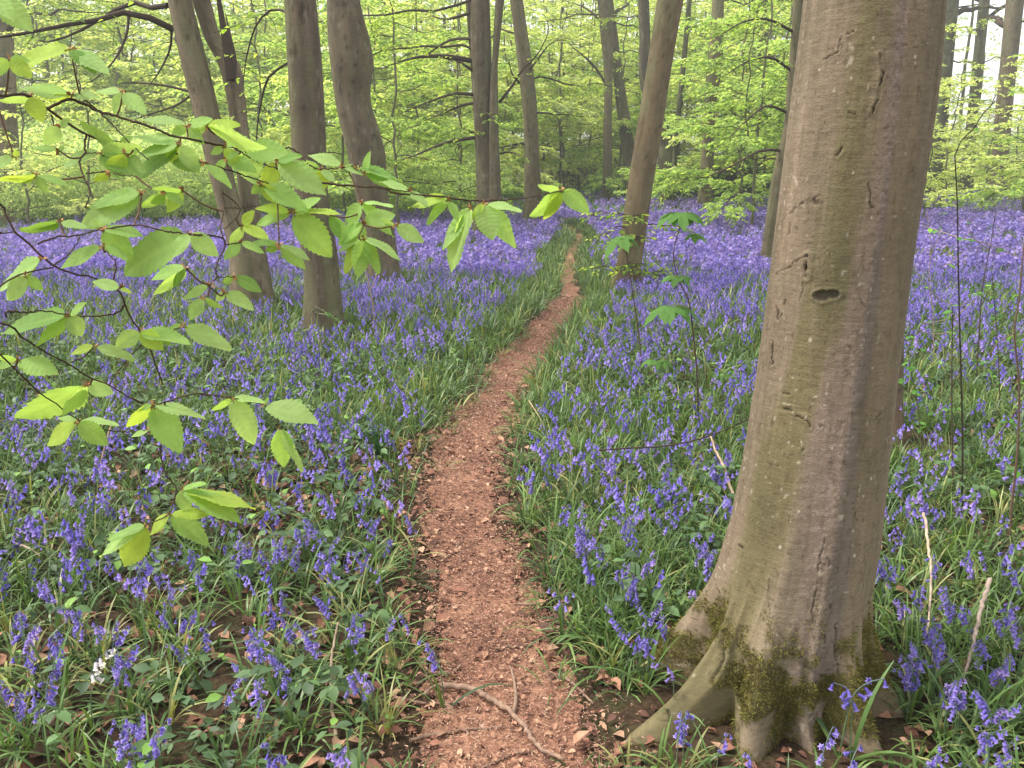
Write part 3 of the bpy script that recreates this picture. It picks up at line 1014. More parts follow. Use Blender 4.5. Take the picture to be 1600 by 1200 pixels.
pr = [young(201, 6.5, 22, 2.7, .9, .128, midg), young(202, 7.5, 24, 3.1, 1.2, .13, bright), young(203, 5.2, 20, 2.4, .6, .12, bright),
      young(204, 8.5, 26, 3.4, 1.6, .135, midg, rt=.04), young(205, 10.0, 26, 3.3, 2.6, .135, bright, rt=.05)]
YL = {
    'l': 'leafy young beech in the bright thicket far behind the twin-stemmed beech',
    'm': 'leafy young beech in the thicket between the bent and fused-stem beeches',
    'p': 'leafy young beech in the thicket beyond the far end of the path',
    'r': 'leafy young beech in the thicket between the leaning and massive beeches',
    'e': 'leafy young beech at the open wood edge right of the massive beech',
}
spots = []
rg = np.random.default_rng(77)


def put(pxc, Y, k, s, lab):
    x = float(P(pxc, 300, Y)[0])
    spots.append((x, Y, k, s, rg.uniform(0, 6.28), lab))


for pxc, Y, k, s in [(40, 19, 2, .8), (150, 21, 2, .9), (330, 24, 2, 1.0), (415, 22, 0, 1.0), (20, 37, 1, 1.4), (120, 38, 3, 1.4), (230, 36, 1, 1.4), (430, 33, 3, 1.2), (340, 37, 4, 1.4),
                     (-60, 34, 3, 1.2), (40, 42, 3, 1.5), (170, 42, 4, 1.4), (300, 45, 3, 1.6), (95, 35, 1, 1.4), (265, 39, 1, 1.5), (385, 35, 1, 1.4), (200, 34, 2, 2.0), (310, 34, 2, 2.0), (70, 35, 2, 2.0), (450, 40, 4, 1.3), (140, 48, 4, 1.5), (240, 50, 4, 1.5), (400, 48, 4, 1.5)]:
    put(pxc, Y, k, s, 'l')
for pxc, Y, k, s in [(540, 23, 1, 1.0), (620, 19, 0, .95), (655, 27, 1, 1.1), (720, 30, 1, 1.2), (670, 38, 4, 1.3), (510, 40, 3, 1.4), (740, 42, 3, 1.4), (625, 46, 1, 1.7)]:
    put(pxc, Y, k, s, 'm')
for pxc, Y, k, s in [(590, 22, 0, 1.0), (560, 28, 3, 1.1), (700, 35, 4, 1.2), (545, 45, 4, 1.4), (600, 42, 4, 1.3), (660, 50, 4, 1.5), (790, 33, 3, 1.0), (720, 22, 0, .9)]:
    put(pxc, Y, k, s, 'm')
for pxc, Y, k, s in [(870, 38, 2, 1.7), (905, 44, 1, 1.6), (850, 47, 2, 2.0), (925, 50, 2, 2.0), (800, 42, 1, 1.5), (965, 46, 1, 1.5), (880, 34, 4, 1.0), (995, 40, 1, 1.4)]:
    put(pxc, Y, k, s, 'p')
for pxc, Y, k, s in [(900, 53, 4, 1.4), (950, 54, 4, 1.5), (860, 55, 4, 1.5), (920, 38, 1, 1.2), (970, 34, 0, 1.2), (1000, 50, 4, 1.5), (915, 57, 2, 2.2)]:
    put(pxc, Y, k, s, 'p')
for pxc, Y, k, s in [(1150, 25, 0, 1.05), (1190, 29, 1, 1.1), (1060, 38, 3, 1.3), (1175, 38, 4, 1.3), (1030, 45, 1, 1.6), (1125, 47, 3, 1.6), (1215, 44, 1, 1.6), (1225, 22, 0, 1.0)]:
    put(pxc, Y, k, s, 'r')
for pxc, Y, k, s in [(1160, 20, 0, .8), (1180, 19, 3, .8), (1210, 26, 3, 1.0), (1140, 30, 0, 1.1), (1100, 42, 4, 1.3), (1160, 50, 4, 1.5), (1060, 52, 4, 1.5), (1200, 36, 4, 1.2)]:
    put(pxc, Y, k, s, 'r')
for pxc, Y, k, s in [(1470, 25, 2, .8), (1535, 27, 2, .85), (1600, 24, 2, .9), (1660, 27, 0, .9), (1500, 36, 0, .8), (1575, 38, 2, 1.2), (1440, 30, 2, 1.0), (1350, 30, 1, 1.2), (1620, 40, 0, .9), (1450, 21, 2, .7), (1530, 45, 2, 1.4), (1690, 23, 0, 1.0)]:
    put(pxc, Y, k, s, 'e')
young_things(pr, spots, 'young_beech', 'young beeches of the understorey', YL, 'tree')

# tall thin trunks far back
SL = {'a': 'thin dark trunk far back on the left of the fused-stem beech', 'b': 'thin dark trunk far back between the fused-stem beech and the leaning beech',
      'c': 'thin dark trunk far back on the right of the leaning beech'}
slim = []
mbs = []
for sd in range(3):
    rng = np.random.default_rng(300 + sd)
    n = 20
    t_ = np.linspace(0, 1, n)
    p = np.c_[np.cumsum(rng.normal(0, .06, n)), np.cumsum(rng.normal(0, .06, n)), -.2 + 15 * t_]
    m_ = MB()
    trunk_mesh(m_, p, .17 * (1 - .5 * t_), 10, 300 + sd, lin(78, 70, 56), .3, .25)
    mbs.append(m_)
first = {}
for pxc, Y, k, s, lab in [(90, 44, 0, 1.1, 'a'), (205, 47, 1, 1.2, 'a'), (420, 43, 2, 1, 'a'), (640, 48, 1, .9, 'a'), (700, 49, 2, .8, 'a'),
                          (862, 50, 0, .5, 'b'), (881, 46, 1, .4, 'b'), (905, 52, 2, .45, 'b'), (868, 54, 1, .4, 'b'), (925, 49, 1, .35, 'b'),
                          (1130, 42, 0, .8, 'c'), (1152, 47, 1, .9, 'c'), (1225, 50, 2, 1.0, 'c'), (1490, 50, 0, .7, 'c'), (1517, 46, 1, .55, 'c'), (1595, 48, 0, .9, 'c')]:
    x = float(P(pxc, 300, Y)[0])
    if k not in first:
        t = thing('slender_tree', SL[lab], 'tree', (0, 0, 0), 'thin trunks deep in the wood')
        mbs[k].build('trunk', M_BARKF, t)
        first[k] = t
    else:
        t = dup(first[k])
    t.location = (x, Y, 0)
    t.scale = (s, s, max(s, .8))
    t.rotation_euler = (0, 0, rg.uniform(0, 6.28))
    t['label'] = SL[lab]

# dark hollies and pale bushes
def bush(seed, rad, hgt, tints, size, n=2600):
    rng = np.random.default_rng(seed)
    a, b = MB(), MB()
    for i in range(9):
        az = rng.uniform(0, 6.28)
        l = hgt * rng.uniform(.6, 1.0)
        p = np.array([[0, 0, -.1], [cos(az) * rad * .25, sin(az) * rad * .25, l * .5], [cos(az) * rad * .6, sin(az) * rad * .6, l]])
        tube(a, spline(p, 7), np.linspace(.02, .005, 7), 4, TWIGC)
    q = rng.normal(0, 1, (n, 3))
    q = norm(q) * rng.random((n, 1)) ** .45
    cl = fbm(q * 2.6 + seed, 3)
    q = q[cl > .40]
    cl = cl[cl > .40]
    q = q * np.array([rad, rad, hgt * .5]) * (0.6 + .8 * fbm(norm(q) * 1.7 + seed * 2, 2))[:, None] + np.array([0, 0, hgt * .52])
    q = q[q[:, 2] > .03]
    m = len(q)
    nr = norm(q - np.array([0, 0, hgt * .3])) * .6 + np.array([0, 0, .8]) + rng.normal(0, .4, (m, 3))
    b.many(QL, orient(rng.normal(0, 1, (m, 3)) + np.array([0, 0, -.3]), nr) * (size * rng.uniform(.6, 1.2, m))[:, None, None], q, tints(m, rng))
    return a, b


def bushes(proto, spots, name, cat, group, mat=None):
    first = None
    for (pxc, Y, s, lab) in spots:
        x = float(P(pxc, 300, Y)[0])
        if first is None:
            t = thing(name, lab, cat, (0, 0, 0), group)
            proto[0].build('stems', M_TWIG, t)
            proto[1].build('foliage', mat or M_FAR, t)
            first = t
        else:
            t = dup(first)
        t.location = (x, Y, 0)
        t.scale = (s, s, s)
        t.rotation_euler = (0, 0, rg.uniform(0, 6.28))
        t['label'] = lab


bushes(bush(401, 1.5, 1.9, dark, .075, 9000), [(1132, 31, 1.0, 'dark holly bush right of the slim straight grey beech'), (1062, 33, 1.0, 'dark holly bush between the dark leaning beech and the slim straight grey beech'),
       (1175, 42, 1.1, 'dark holly bush far back near the trunk left of the scarred beech'), (898, 50, 1.0, 'low dark holly bush beyond the end of the path'),
       (1195, 34, .8, 'small dark holly bush by the far dark trunk left of the scarred beech')], 'holly_bush', 'bush', 'dark hollies')
PB = 'pale green leafy bush at the edge of the bluebells on the left'
PBR = 'pale green leafy bush between the bent beech and the fused-stem beech'
bushes(bush(402, 1.8, 1.9, paleg, .085, 12000), [(40, 22, 1.0, PB), (130, 24, 1.1, PB), (210, 22.5, .9, PB), (290, 23, 1.0, PB), (90, 27, 1.3, PB), (250, 28, 1.3, PB), (340, 25, 1.0, PB), (170, 32, 1.5, PB), (20, 30, 1.4, PB), (-10, 25, 1.2, PB), (60, 32, 1.6, PB), (130, 30, 1.4, PB), (220, 31, 1.6, PB), (300, 29, 1.4, PB), (340, 32, 1.6, PB), (390, 28, 1.3, PB), (430, 30, 1.5, PB), (260, 34, 1.7, PB), (100, 34, 1.7, PB), (190, 27, 1.2, PB),
       (440, 24, 1.0, PB), (650, 24, .9, PBR), (690, 26, 1.0, PBR), (560, 26, 1.2, PBR), (720, 33, 1.3, PBR), (630, 31, 1.3, PBR)], 'leafy_bush', 'bush', 'pale bushes behind the bluebells')

# the mass of leaves that closes the wood, too far to tell tree from tree
rng = np.random.default_rng(55)
mb = MB()
N = 420000
ang = rng.uniform(-.72, .72, N)
dist = rng.uniform(46, 66, N)
hz = rng.random(N) ** 1.15 * 17
q = np.stack([np.sin(ang) * dist, np.cos(ang) * dist, hz], -1)
dn = fbm(q * np.array([.30, .30, .42]) + 3, 4)
open_ = sstep(.38, .47, ang) * sstep(2, 4, hz) * .25 + sstep(6, 10, hz) * .09
keep = dn > (.385 + open_)
q = q[keep]
n = len(q)
tn = bright(n, rng) * (.7 + .5 * fbm(q * .6, 2))[:, None]
mb.many(QL, orient(rng.normal(0, 1, (n, 3)) + np.array([0, 0, -.2]), np.array([0, -.3, 1]) + rng.normal(0, .5, (n, 3))) * rng.uniform(.14, .26, n)[:, None, None], q, tn)
o = mb.build('far_woodland_foliage', M_FAR)
o['kind'] = 'stuff'
tag(o, 'bright mass of spring leaves closing the wood far behind the trunks', 'foliage')

# ------------------------------------------------------------------ twigs and sticks
def stick(pts, Y_or_z, r, label, on_ground=True, c=None, name='fallen_twig', k=7, fork=None):
    pts = np.array(pts, float)
    if on_ground:
        q = G(pts[:, 0], pts[:, 1], .015)
        q[:, 2] = gh(q[:, 0], q[:, 1]) + np.asarray(Y_or_z) + r * .8
    else:
        q = P(pts[:, 0], pts[:, 1], Y_or_z)
    n = max(8, len(pts) * 6)
    s = spline(q, n)
    s[:, :3] += np.random.default_rng(int(pts[0, 0])).normal(0, r * .22, s.shape)
    c = lin(142, 116, 98) if c is None else c
    cc = c * (0.75 + .5 * np.random.default_rng(int(pts[0, 1])).random((n, 1)))
    mb = MB()
    tube(mb, s, np.linspace(r, r * .55, n), k, cc)
    for fk in fork or ():
        f = np.array(fk, float)
        q = G(f[:, 0], f[:, 1], .015)
        q[:, 2] = gh(q[:, 0], q[:, 1]) + .02 if np.isscalar(Y_or_z) else q[:, 2]
        m = len(f) * 5
        tube(mb, spline(q, m), np.linspace(r * .75, r * .35, m), 6, c)
    o = mb.build(name, M_TWIG, origin=tuple(q[0]))
    return tag(o, label, 'twig')


stick([(690, 1066), (742, 1074), (775, 1095), (800, 1112), (818, 1132), (840, 1160), (880, 1185)], .024, .0105, 'long curved grey-brown twig lying across the path bottom', fork=[[(800, 1112), (806, 1085), (803, 1050), (797, 1030)]])
stick([(663, 1088), (676, 1073), (692, 1067), (712, 1068)], .03, .006, 'short bent twig at the left end of the long curved twig')
stick([(640, 1152), (690, 1136), (730, 1130), (782, 1126)], .01, .006, 'straight pale twig left of the long curved twig at the path bottom')
stick([(610, 1086), (650, 1092), (690, 1090), (728, 1086)], .01, .006, 'weathered twig in the leaf litter left of the path')
stick([(772, 1002), (800, 997), (832, 996)], .008, .006, 'short dark twig lying crossways in the middle of the path')
stick([(735, 968), (772, 962), (790, 975), (788, 985)], .006, .0035, 'hooked thin twig on the path above the short dark twig')
stick([(660, 872), (690, 866), (708, 853), (724, 832)], .008, .006, 'thin brown twig on the left margin of the path half way down')
stick([(712, 838), (719, 862), (716, 888)], .006, .005, 'thin upright-lying twig joined beside the brown twig on the path')
stick([(668, 1042), (704, 1040), (720, 1028)], .012, .006, 'rough little twig at the grassy left path margin')
stick([(880, 1045), (906, 1070), (926, 1092)], .012, .006, 'brown twig slanting from the grass at the right path margin')
stick([(836, 1162), (800, 1168), (750, 1190)], .010, .005, 'crooked twig beneath the end of the long curved twig')
stick([(808, 935), (840, 936), (868, 925), (880, 905)], .02, .005, 'slim twig poking from the grass at the right path margin')
stick([(526, 1158), (520, 1125), (520, 1090), (526, 1062), (534, 1050)], [.02, .05, .10, .15, .19], .006, 'pale barkless twig standing up in the litter at lower left', c=lin(150, 130, 108))
stick([(1148, 797), (1128, 778), (1114, 768), (1105, 757)], [.05, .16, .22, .26], .008, 'pale broken stick leaning against the left side of the massive beech', c=lin(176, 152, 126))
stick([(1434, 878), (1440, 915), (1447, 945), (1448, 985), (1445, 1015)], [.22, .2, .16, .12, .06], .006, 'pale crooked twig standing among bluebells right of the massive beech', c=lin(178, 158, 136))
stick([(1532, 1000), (1520, 1030), (1512, 1055), (1502, 1080)], [.24, .18, .12, .05], .008, 'dead white twig with a dark ring among bluebells at lower right', c=lin(170, 150, 134))
stick([(30, 880), (50, 886), (66, 892)], [.1, .1, .08], .006, 'bleached twig among bluebells at the left edge', c=lin(172, 150, 130))
stick([(152, 762), (166, 745), (182, 728)], [.05, .15, .25], .005, 'thin pinkish stalk slanting among bluebells left of the path', c=lin(160, 128, 108))
stick([(936, 704), (985, 700), (1040, 697), (1085, 688), (1130, 673), (1175, 652)], np.array([3.95, 3.9, 3.8, 3.6, 3.3, 3.0]), .004, 'long thin dark stem arching over the bluebells to the massive beech', on_ground=False, c=lin(58, 46, 38))
stick([(826, 650), (845, 672), (858, 690)], [.12, .08, .03], .004, 'bleached twig in the grass at the right path margin', c=lin(170, 150, 120))


# thin bare saplings on the right
def sapling(label, Y, main, sides, r, c, leaves=0, seed=1, cs=None, leafcol=None, name='bare_sapling'):
    rng = np.random.default_rng(seed)
    main = np.array(main, float)
    q = P(main[:, 0], main[:, 1], Y + .0 * main[:, 0])
    q[0, 2] = -.05
    t = thing(name, label, 'sapling', (q[0, 0], Y, 0))
    mb = MB()
    s = spline(q, 30)
    tube(mb, s, np.linspace(r, r * .45, 30), 7, c)
    mb.build('stem', M_TWIG, t)
    tips = []
    for k, sp in enumerate(sides):
        sp = np.array(sp, float)
        e = P(sp[:, 0], sp[:, 1], Y + np.linspace(0, rng.uniform(-.25, .25), len(sp)))
        mb = MB()
        m = 6 * len(sp)
        e = spline(e, m)
        tube(mb, e, np.linspace(r * .5, r * .25, m), 5, c if cs is None else cs)
        mb.build('branch', M_TWIG, t)
        tips.append(e)
    if leaves:
        mb = MB()
        pts = np.concatenate(tips + [s[8:]])
        idx = rng.integers(0, len(pts), leaves)
        d = rng.normal(0, 1, (leaves, 3)) * np.array([1, 1, .3])
        mb.many(FL, orient(d, np.array([0, 0, 1]) + rng.normal(0, .25, (leaves, 3))) * rng.uniform(.025, .05, leaves)[:, None, None], pts[idx], leaf_tints(leaves, rng, *(leafcol or (lin(110, 165, 80), lin(130, 180, 90), lin(90, 140, 70)))))
        mb.build('leaves', M_FAR, t)
    return t


DK, PL = lin(58, 52, 40), lin(150, 132, 116)
sapling('tall bare whip with a bent top right of the massive beech', 3.75, [(1503, 806), (1504, 700), (1502, 600), (1499, 500), (1497, 400), (1496, 330), (1494, 280), (1492, 240), (1500, 222), (1518, 205), (1540, 172), (1555, 158)],
        [[(1497, 371), (1525, 376), (1560, 388), (1600, 405), (1640, 420)], [(1497, 371), (1470, 362), (1440, 352)], [(1497, 403), (1485, 410), (1472, 417)], [(1540, 172), (1548, 180), (1570, 185)]], .005, DK, 10, 5, cs=PL)
sapling('forked thin whip with drooping pale side branch beside the massive beech', 3.9, [(1490, 790), (1488, 700), (1487, 600), (1488, 520), (1489, 476)],
        [[(1489, 476), (1470, 468), (1450, 450), (1432, 425), (1418, 404)], [(1489, 500), (1520, 470), (1500, 478)], [(1488, 520), (1460, 522), (1430, 515), (1405, 500)], [(1489, 490), (1475, 500), (1440, 506)]], .005, lin(86, 74, 58), 14, 6, cs=PL)
sapling('pair of pale crossing dead stems behind the bluebells on the right', 3.4, [(1610, 1010), (1560, 940), (1520, 890), (1480, 850), (1430, 800), (1376, 748)], [[(1520, 890), (1500, 850), (1455, 790)]], .004, lin(160, 142, 118), 0, 7, name='dead_stem')
sapling('brown leaning stem at the right frame edge', 3.3, [(1568, 940), (1580, 800), (1590, 700), (1592, 600), (1585, 520), (1592, 470), (1600, 380)], [[(1586, 520), (1560, 535), (1545, 555)], [(1590, 640), (1560, 680), (1540, 700)]], .006, lin(110, 88, 72), 12, 8)
sapling('wispy leafy shoot with fresh green leaves low behind the massive beech', 4.4, [(1440, 760), (1438, 680), (1432, 620), (1420, 560), (1424, 520)],
        [[(1432, 620), (1460, 608), (1480, 600)], [(1432, 620), (1405, 600), (1392, 570)], [(1424, 560), (1450, 540), (1500, 520)], [(1436, 660), (1470, 640), (1500, 640)]], .004, lin(92, 92, 60), 55, 9)
sapling('leafy green shoot at the right beyond the tall bare whip', 5.2, [(1560, 680), (1562, 620), (1560, 560), (1556, 500), (1550, 430)],
        [[(1560, 560), (1590, 540), (1610, 530)], [(1560, 590), (1540, 570), (1515, 560)], [(1556, 500), (1580, 470), (1600, 450)], [(1556, 480), (1530, 460), (1510, 452)]], .005, lin(92, 86, 60), 60, 10)
sapling('thin dead stem with crossing twigs in front of the distant bluebells on the right', 6.5, [(1462, 560), (1458, 500), (1452, 440), (1454, 380), (1448, 330)], [[(1455, 440), (1440, 420), (1430, 390)], [(1454, 400), (1470, 360), (1472, 330)]], .005, PL, 5, 11)
sapling('brown whip crossing the bluebells near the right edge', 6.0, [(1528, 590), (1530, 520), (1535, 450), (1548, 380), (1556, 330)], [[(1532, 480), (1550, 450), (1575, 440)], [(1545, 390), (1520, 370), (1510, 340)]], .006, lin(84, 70, 58), 18, 12)
sapling('thin grey whip growing from the bluebells left of the path beyond the bent beech foot', 8.0, [(585, 505), (583, 480), (578, 455), (572, 425), (560, 400)], [[(578, 455), (588, 430), (585, 410)]], .010, lin(168, 148, 130), 0, 13)
sapling('thin pale stem bending by the straight thick beech foot', 7.6, [(585, 560), (560, 540), (540, 512), (515, 492), (492, 478)], [[(515, 492), (500, 490), (485, 486)]], .006, lin(150, 150, 110), 30, 14)


# sycamore sapling with tiers of broad drooping leaves
def palmate(size, rng, col):
    """Five-lobed leaf, stalk at the origin, blade along +y, drooping lobes."""
    out = []
    for a, l in ((-2.0, .55), (-1.05, .85), (0, 1.0), (1.05, .85), (2.0, .55)):
        for da, f in ((-.50, .48), (-.30, .78), (-.17, .82), (0, 1.0), (.17, .82), (.30, .78)):
            out.append((a + da, l * f))
    a = np.array(out)
    pts = np.stack([np.sin(a[:, 0]) * a[:, 1], np.cos(a[:, 0]) * a[:, 1], np.zeros(len(a))], -1)
    pts = np.concatenate([[[0, 0, 0]], pts * .5, pts])
    rad = np.hypot(pts[:, 0], pts[:, 1])
    pts[:, 2] = -.55 * rad ** 1.8 + .08 * np.abs(np.sin(np.arctan2(pts[:, 0], pts[:, 1]) * 3)) * rad
    n = len(a)
    q = [(1 + i, n + 1 + i, n + 2 + i, 2 + i) for i in range(n - 1)]
    t = [(0, 1 + i, 2 + i) for i in range(n - 1)]
    return pts * size, np.array(q), np.array(t), np.broadcast_to(col, pts.shape)


def sycamore():
    rng = np.random.default_rng(9)
    Y = 4.9
    base = P(1092, 668, Y)
    base[2] = -.03
    t = thing('sycamore_sapling', 'slender sycamore sapling with tiers of broad drooping dark green leaves right of the path', 'sapling', (base[0], Y, 0))
    pts = np.array([(1092, 668), (1090, 600), (1083, 520), (1076, 470), (1062, 440), (1052, 400), (1062, 355), (1066, 338)], float)
    q = P(pts[:, 0], pts[:, 1], Y)
    q[0, 2] = -.05
    s = spline(q, 40)
    mb = MB()
    tube(mb, s, np.linspace(.006, .0025, 40), 7, lin(84, 66, 56))
    mb.build('stem', M_TWIG, t)
    tiers = [((1064, 340), [(200, .19), (265, .20), (330, .16), (150, .15), (30, .14), (100, .15)]), ((1075, 372), [(330, .13), (20, .12), (280, .11)]),
             ((1058, 437), [(250, .13), (300, .12), (200, .10), (340, .10)]), ((1052, 485), [(195, .25), (250, .19), (300, .18), (345, .2), (140, .13), (30, .12)]), ((1025, 568), [(200, .10), (330, .12), (270, .10)])]
    for (cx, cy_), lv in tiers:
        b = P(cx, cy_, Y)
        k = np.argmin(np.linalg.norm(s - b, axis=1))
        for az, sz in lv:
            d = np.array([cos(radians(az)), sin(radians(az)), .1])
            a0 = s[k]
            a1 = b + d * .05 + np.array([0, 0, .02])
            mb = MB()
            tube(mb, spline([a0, (a0 + a1) / 2 + np.array([0, 0, .015]), a1], 8), .0012, 4, lin(120, 130, 70))
            mb.build('leaf_stalk', M_TWIG, t)
            col = lin(104, 146, 74) * rng.uniform(.75, 1.15)
            mb = MB()
            pv = palmate(sz * .62, rng, col)
            mb.many(pv, orient(d[None] + np.array([[0, 0, -.35]]), np.array([[0, 0, 1.0]]) + rng.normal(0, .15, (1, 3))), a1[None])
            mb.build('leaf', M_LEAF, t)


sycamore()
p2 = P(962, 400, 6.3)
t = thing('sycamore_seedling', 'single broad green sycamore shoot in front of the foot of the leaning beech', 'sapling', (G(975, 560)[0], 6.0, 0))
mb = MB()
s = spline([np.array([t.location.x, 6.0, -.03]), np.array([t.location.x, 6.1, .3]), P(975, 370, 6.1)], 16)
tube(mb, s, np.linspace(.006, .003, 16), 6, lin(84, 70, 56))
mb.build('stem', M_TWIG, t)
for az, sz in ((215, .3), (170, .22), (280, .16), (340, .17)):
    d = np.array([cos(radians(az)), sin(radians(az)), .05])
    mb = MB()
    mb.many(palmate(sz * .62, R, lin(108, 150, 74) * R.uniform(.8, 1.15)), orient(d[None] + np.array([[0, 0, -.4]]), np.array([[0, 0, 1.0]])), (s[-1] + d * .03)[None])
    mb.build('leaf', M_LEAF, t)


# ------------------------------------------------------------------ leafy beech branches reaching in from the left
def serr_leaf(b, tip, wpx, Y, rng, tint, dz=None):
    b3 = P(b[0], b[1], Y)
    Lp = np.hypot(tip[0] - b[0], tip[1] - b[1])
    dY = (rng.uniform(-.35, .25) if dz is None else dz) * Lp / FPX * Y
    t3 = P(tip[0], tip[1], Y + dY)
    a = t3 - b3
    L = np.linalg.norm(a)
    d = a / L
    view = norm(np.array([0, 0, CAM_H]) - b3)
    s0 = norm(np.cross(view, d))
    n0 = np.cross(s0, d)
    if n0 @ view < 0:
        n0 = -n0
    Wt = max(.66 * L, wpx / FPX * Y)
    ro = np.arccos(np.clip(wpx / FPX * Y / Wt, .12, 1))
    sg = 1 if rng.random() < .8 else -1            # most blades tilt their upper face to the sky
    if (n0 * cos(ro) + s0 * sin(ro) * sg)[2] < (n0 * cos(ro) - s0 * sin(ro) * sg)[2] and rng.random() < .7:
        sg = -sg
    sd = s0 * cos(ro) - n0 * sin(ro) * sg
    nr = n0 * cos(ro) + s0 * sin(ro) * sg
    nu, nv = 67, 15
    u = np.linspace(0, 1, nu)
    v = np.linspace(-1, 1, nv)
    U, Vv = np.meshgrid(u, v, indexing='ij')
    prof = np.sin(pi * np.clip(U, 0, 1) ** .82) ** .72 * (1 - .18 * U)
    teeth = 1 - .16 * (1 - ((U * 11) % 1)) * np.clip((np.abs(Vv) - .80) / .2, 0, 1) * (U > .08)
    hw = .5 * Wt * prof * teeth
    ph = U * rng.uniform(6.5, 9) - np.abs(Vv) * .95 + .25 * fbm(np.stack([U * 3, Vv * 2 + b[0], 0 * U + b[1]], -1), 2)
    pleat = (np.abs((ph % 1) - .5) - .25) * rng.uniform(.016, .038) * L * (0.25 + .75 * np.abs(Vv)) * np.sin(pi * np.clip(U, .02, .98)) ** .5
    fold = rng.uniform(.05, .22) * np.abs(Vv) * hw
    curl = -rng.uniform(.0, .14) * L * (U - .25) ** 2 + rng.uniform(-.03, .03) * L * Vv * U
    wav = .02 * L * np.sin(U * 9 + Vv * 2 + rng.uniform(0, 6)) * np.abs(Vv) ** 2
    h = pleat + fold + curl + wav
    X = b3 + d * (U * L)[..., None] + sd * (Vv * hw)[..., None] + nr * h[..., None]
    i, j = np.meshgrid(np.arange(nu - 1), np.arange(nv - 1), indexing='ij')
    q = np.stack([i * nv + j, i * nv + j + 1, (i + 1) * nv + j + 1, (i + 1) * nv + j], -1).reshape(-1, 4)
    vein = np.exp(-(np.abs(Vv) / .07) ** 2) + .7 * np.exp(-(((ph % 1) - .5) / .10) ** 2) * (np.abs(Vv) < .95)
    mott = fbm(np.stack([U * 5 + b[0], Vv * 3, 0 * U + b[1]], -1), 3)
    c = tint * (.82 + .36 * mott)[..., None]
    c = c * (1 - .22 * np.clip(vein, 0, 1)[..., None]) + lin(190, 215, 120) * .22 * np.clip(vein, 0, 1)[..., None]
    return X.reshape(-1, 3), q, c.reshape(-1, 3)


def dpt(x, y):
    return .86 + .00046 * max(x, -50) + .07 * sin(y / 95.0) + .03 * sin(x / 60.0)


ST = [  # photo polylines of the stems and their radii in mm, three limbs
    [([(-60, 140), (0, 150), (40, 147), (75, 170), (110, 195), (135, 210), (165, 219), (210, 228)], 3.4, 1.2), ([(75, 170), (110, 155), (150, 172), (210, 190), (250, 205), (275, 213), (310, 220), (350, 228), (400, 236), (455, 232), (490, 262), (535, 262), (560, 256)], 1.6, .8),
     ([(125, 150), (155, 175), (185, 205), (215, 235), (232, 250)], .9, .6), ([(345, 210), (360, 225), (400, 252), (430, 262)], .9, .6), ([(275, 240), (320, 255), (345, 262), (400, 280), (455, 300)], 1.0, .7),
     ([(480, 282), (520, 288), (560, 291), (600, 294), (620, 302), (680, 306), (735, 313), (790, 312), (840, 306), (876, 298)], 1.5, .8), ([(430, 262), (455, 276), (480, 282)], 1.2, 1.0), ([(600, 294), (640, 300)], .8, .6), ([(135, 210), (132, 230), (134, 240), (124, 250), (130, 275), (140, 300), (133, 325)], 1.2, .7),
     ([(134, 272), (165, 268), (190, 274), (212, 275)], .8, .5), ([(133, 240), (165, 239)], .6, .4), ([(80, 180), (84, 195)], 1, .5), ([(545, 270), (560, 300), (565, 318), (562, 335), (568, 352), (560, 370)], 1.0, .7)],
    [([(-60, 290), (0, 320), (10, 335), (22, 360), (55, 390), (83, 415), (120, 428), (150, 435), (190, 458), (195, 475), (210, 505), (228, 532), (245, 575), (255, 600)], 1.8, .8), ([(-40, 452), (0, 445), (40, 426), (83, 418)], 1.4, .8), ([(60, 380), (90, 370), (120, 368), (160, 358)], 1.0, .7),
     ([(83, 415), (110, 395), (125, 370)], .8, .5), ([(195, 472), (185, 488), (150, 494), (110, 493)], 1.0, .7), ([(178, 437), (180, 410), (165, 392)], .9, .6), ([(228, 535), (262, 520), (287, 509)], .9, .6), ([(10, 495), (12, 487), (40, 488), (72, 486), (105, 492)], 1.0, .6), ([(-40, 362), (0, 365), (20, 362)], .9, .6),
     ([(295, 366), (330, 368), (347, 372), (352, 383), (338, 415), (338, 433), (328, 447), (338, 457)], 1.1, .7), ([(260, 362), (295, 366)], .9, .8), ([(352, 383), (368, 380), (378, 378)], .7, .5), ([(160, 358), (215, 352), (262, 362)], .9, .8), ([(338, 433), (365, 432)], .6, .5), ([(347, 300), (350, 325), (345, 355), (352, 383)], .9, .7), ([(347, 300), (375, 328), (352, 358)], .8, .6), ([(350, 325), (375, 325), (400, 322)], .6, .5)],
    [([(-60, 520), (0, 556), (45, 598), (75, 622), (120, 655)], 1.5, .7), ([(-40, 500), (38, 530), (75, 553), (110, 570), (140, 590), (170, 602), (205, 622), (235, 634)], 1.5, .8), ([(110, 566), (130, 558), (148, 541)], .8, .5), ([(205, 622), (235, 634), (262, 627), (300, 616), (330, 617), (362, 622), (395, 628), (412, 632)], 1.0, .7),
     ([(258, 628), (254, 660), (251, 690), (253, 722), (262, 745), (275, 762), (270, 785), (265, 803), (248, 812), (228, 820)], 1.1, .7), ([(412, 632), (432, 650), (436, 668), (450, 685)], .7, .5), ([(162, 672), (200, 675), (230, 673)], .7, .5), ([(120, 655), (145, 668), (162, 672)], .8, .6), ([(228, 532), (190, 572), (172, 600)], .6, .5)]]
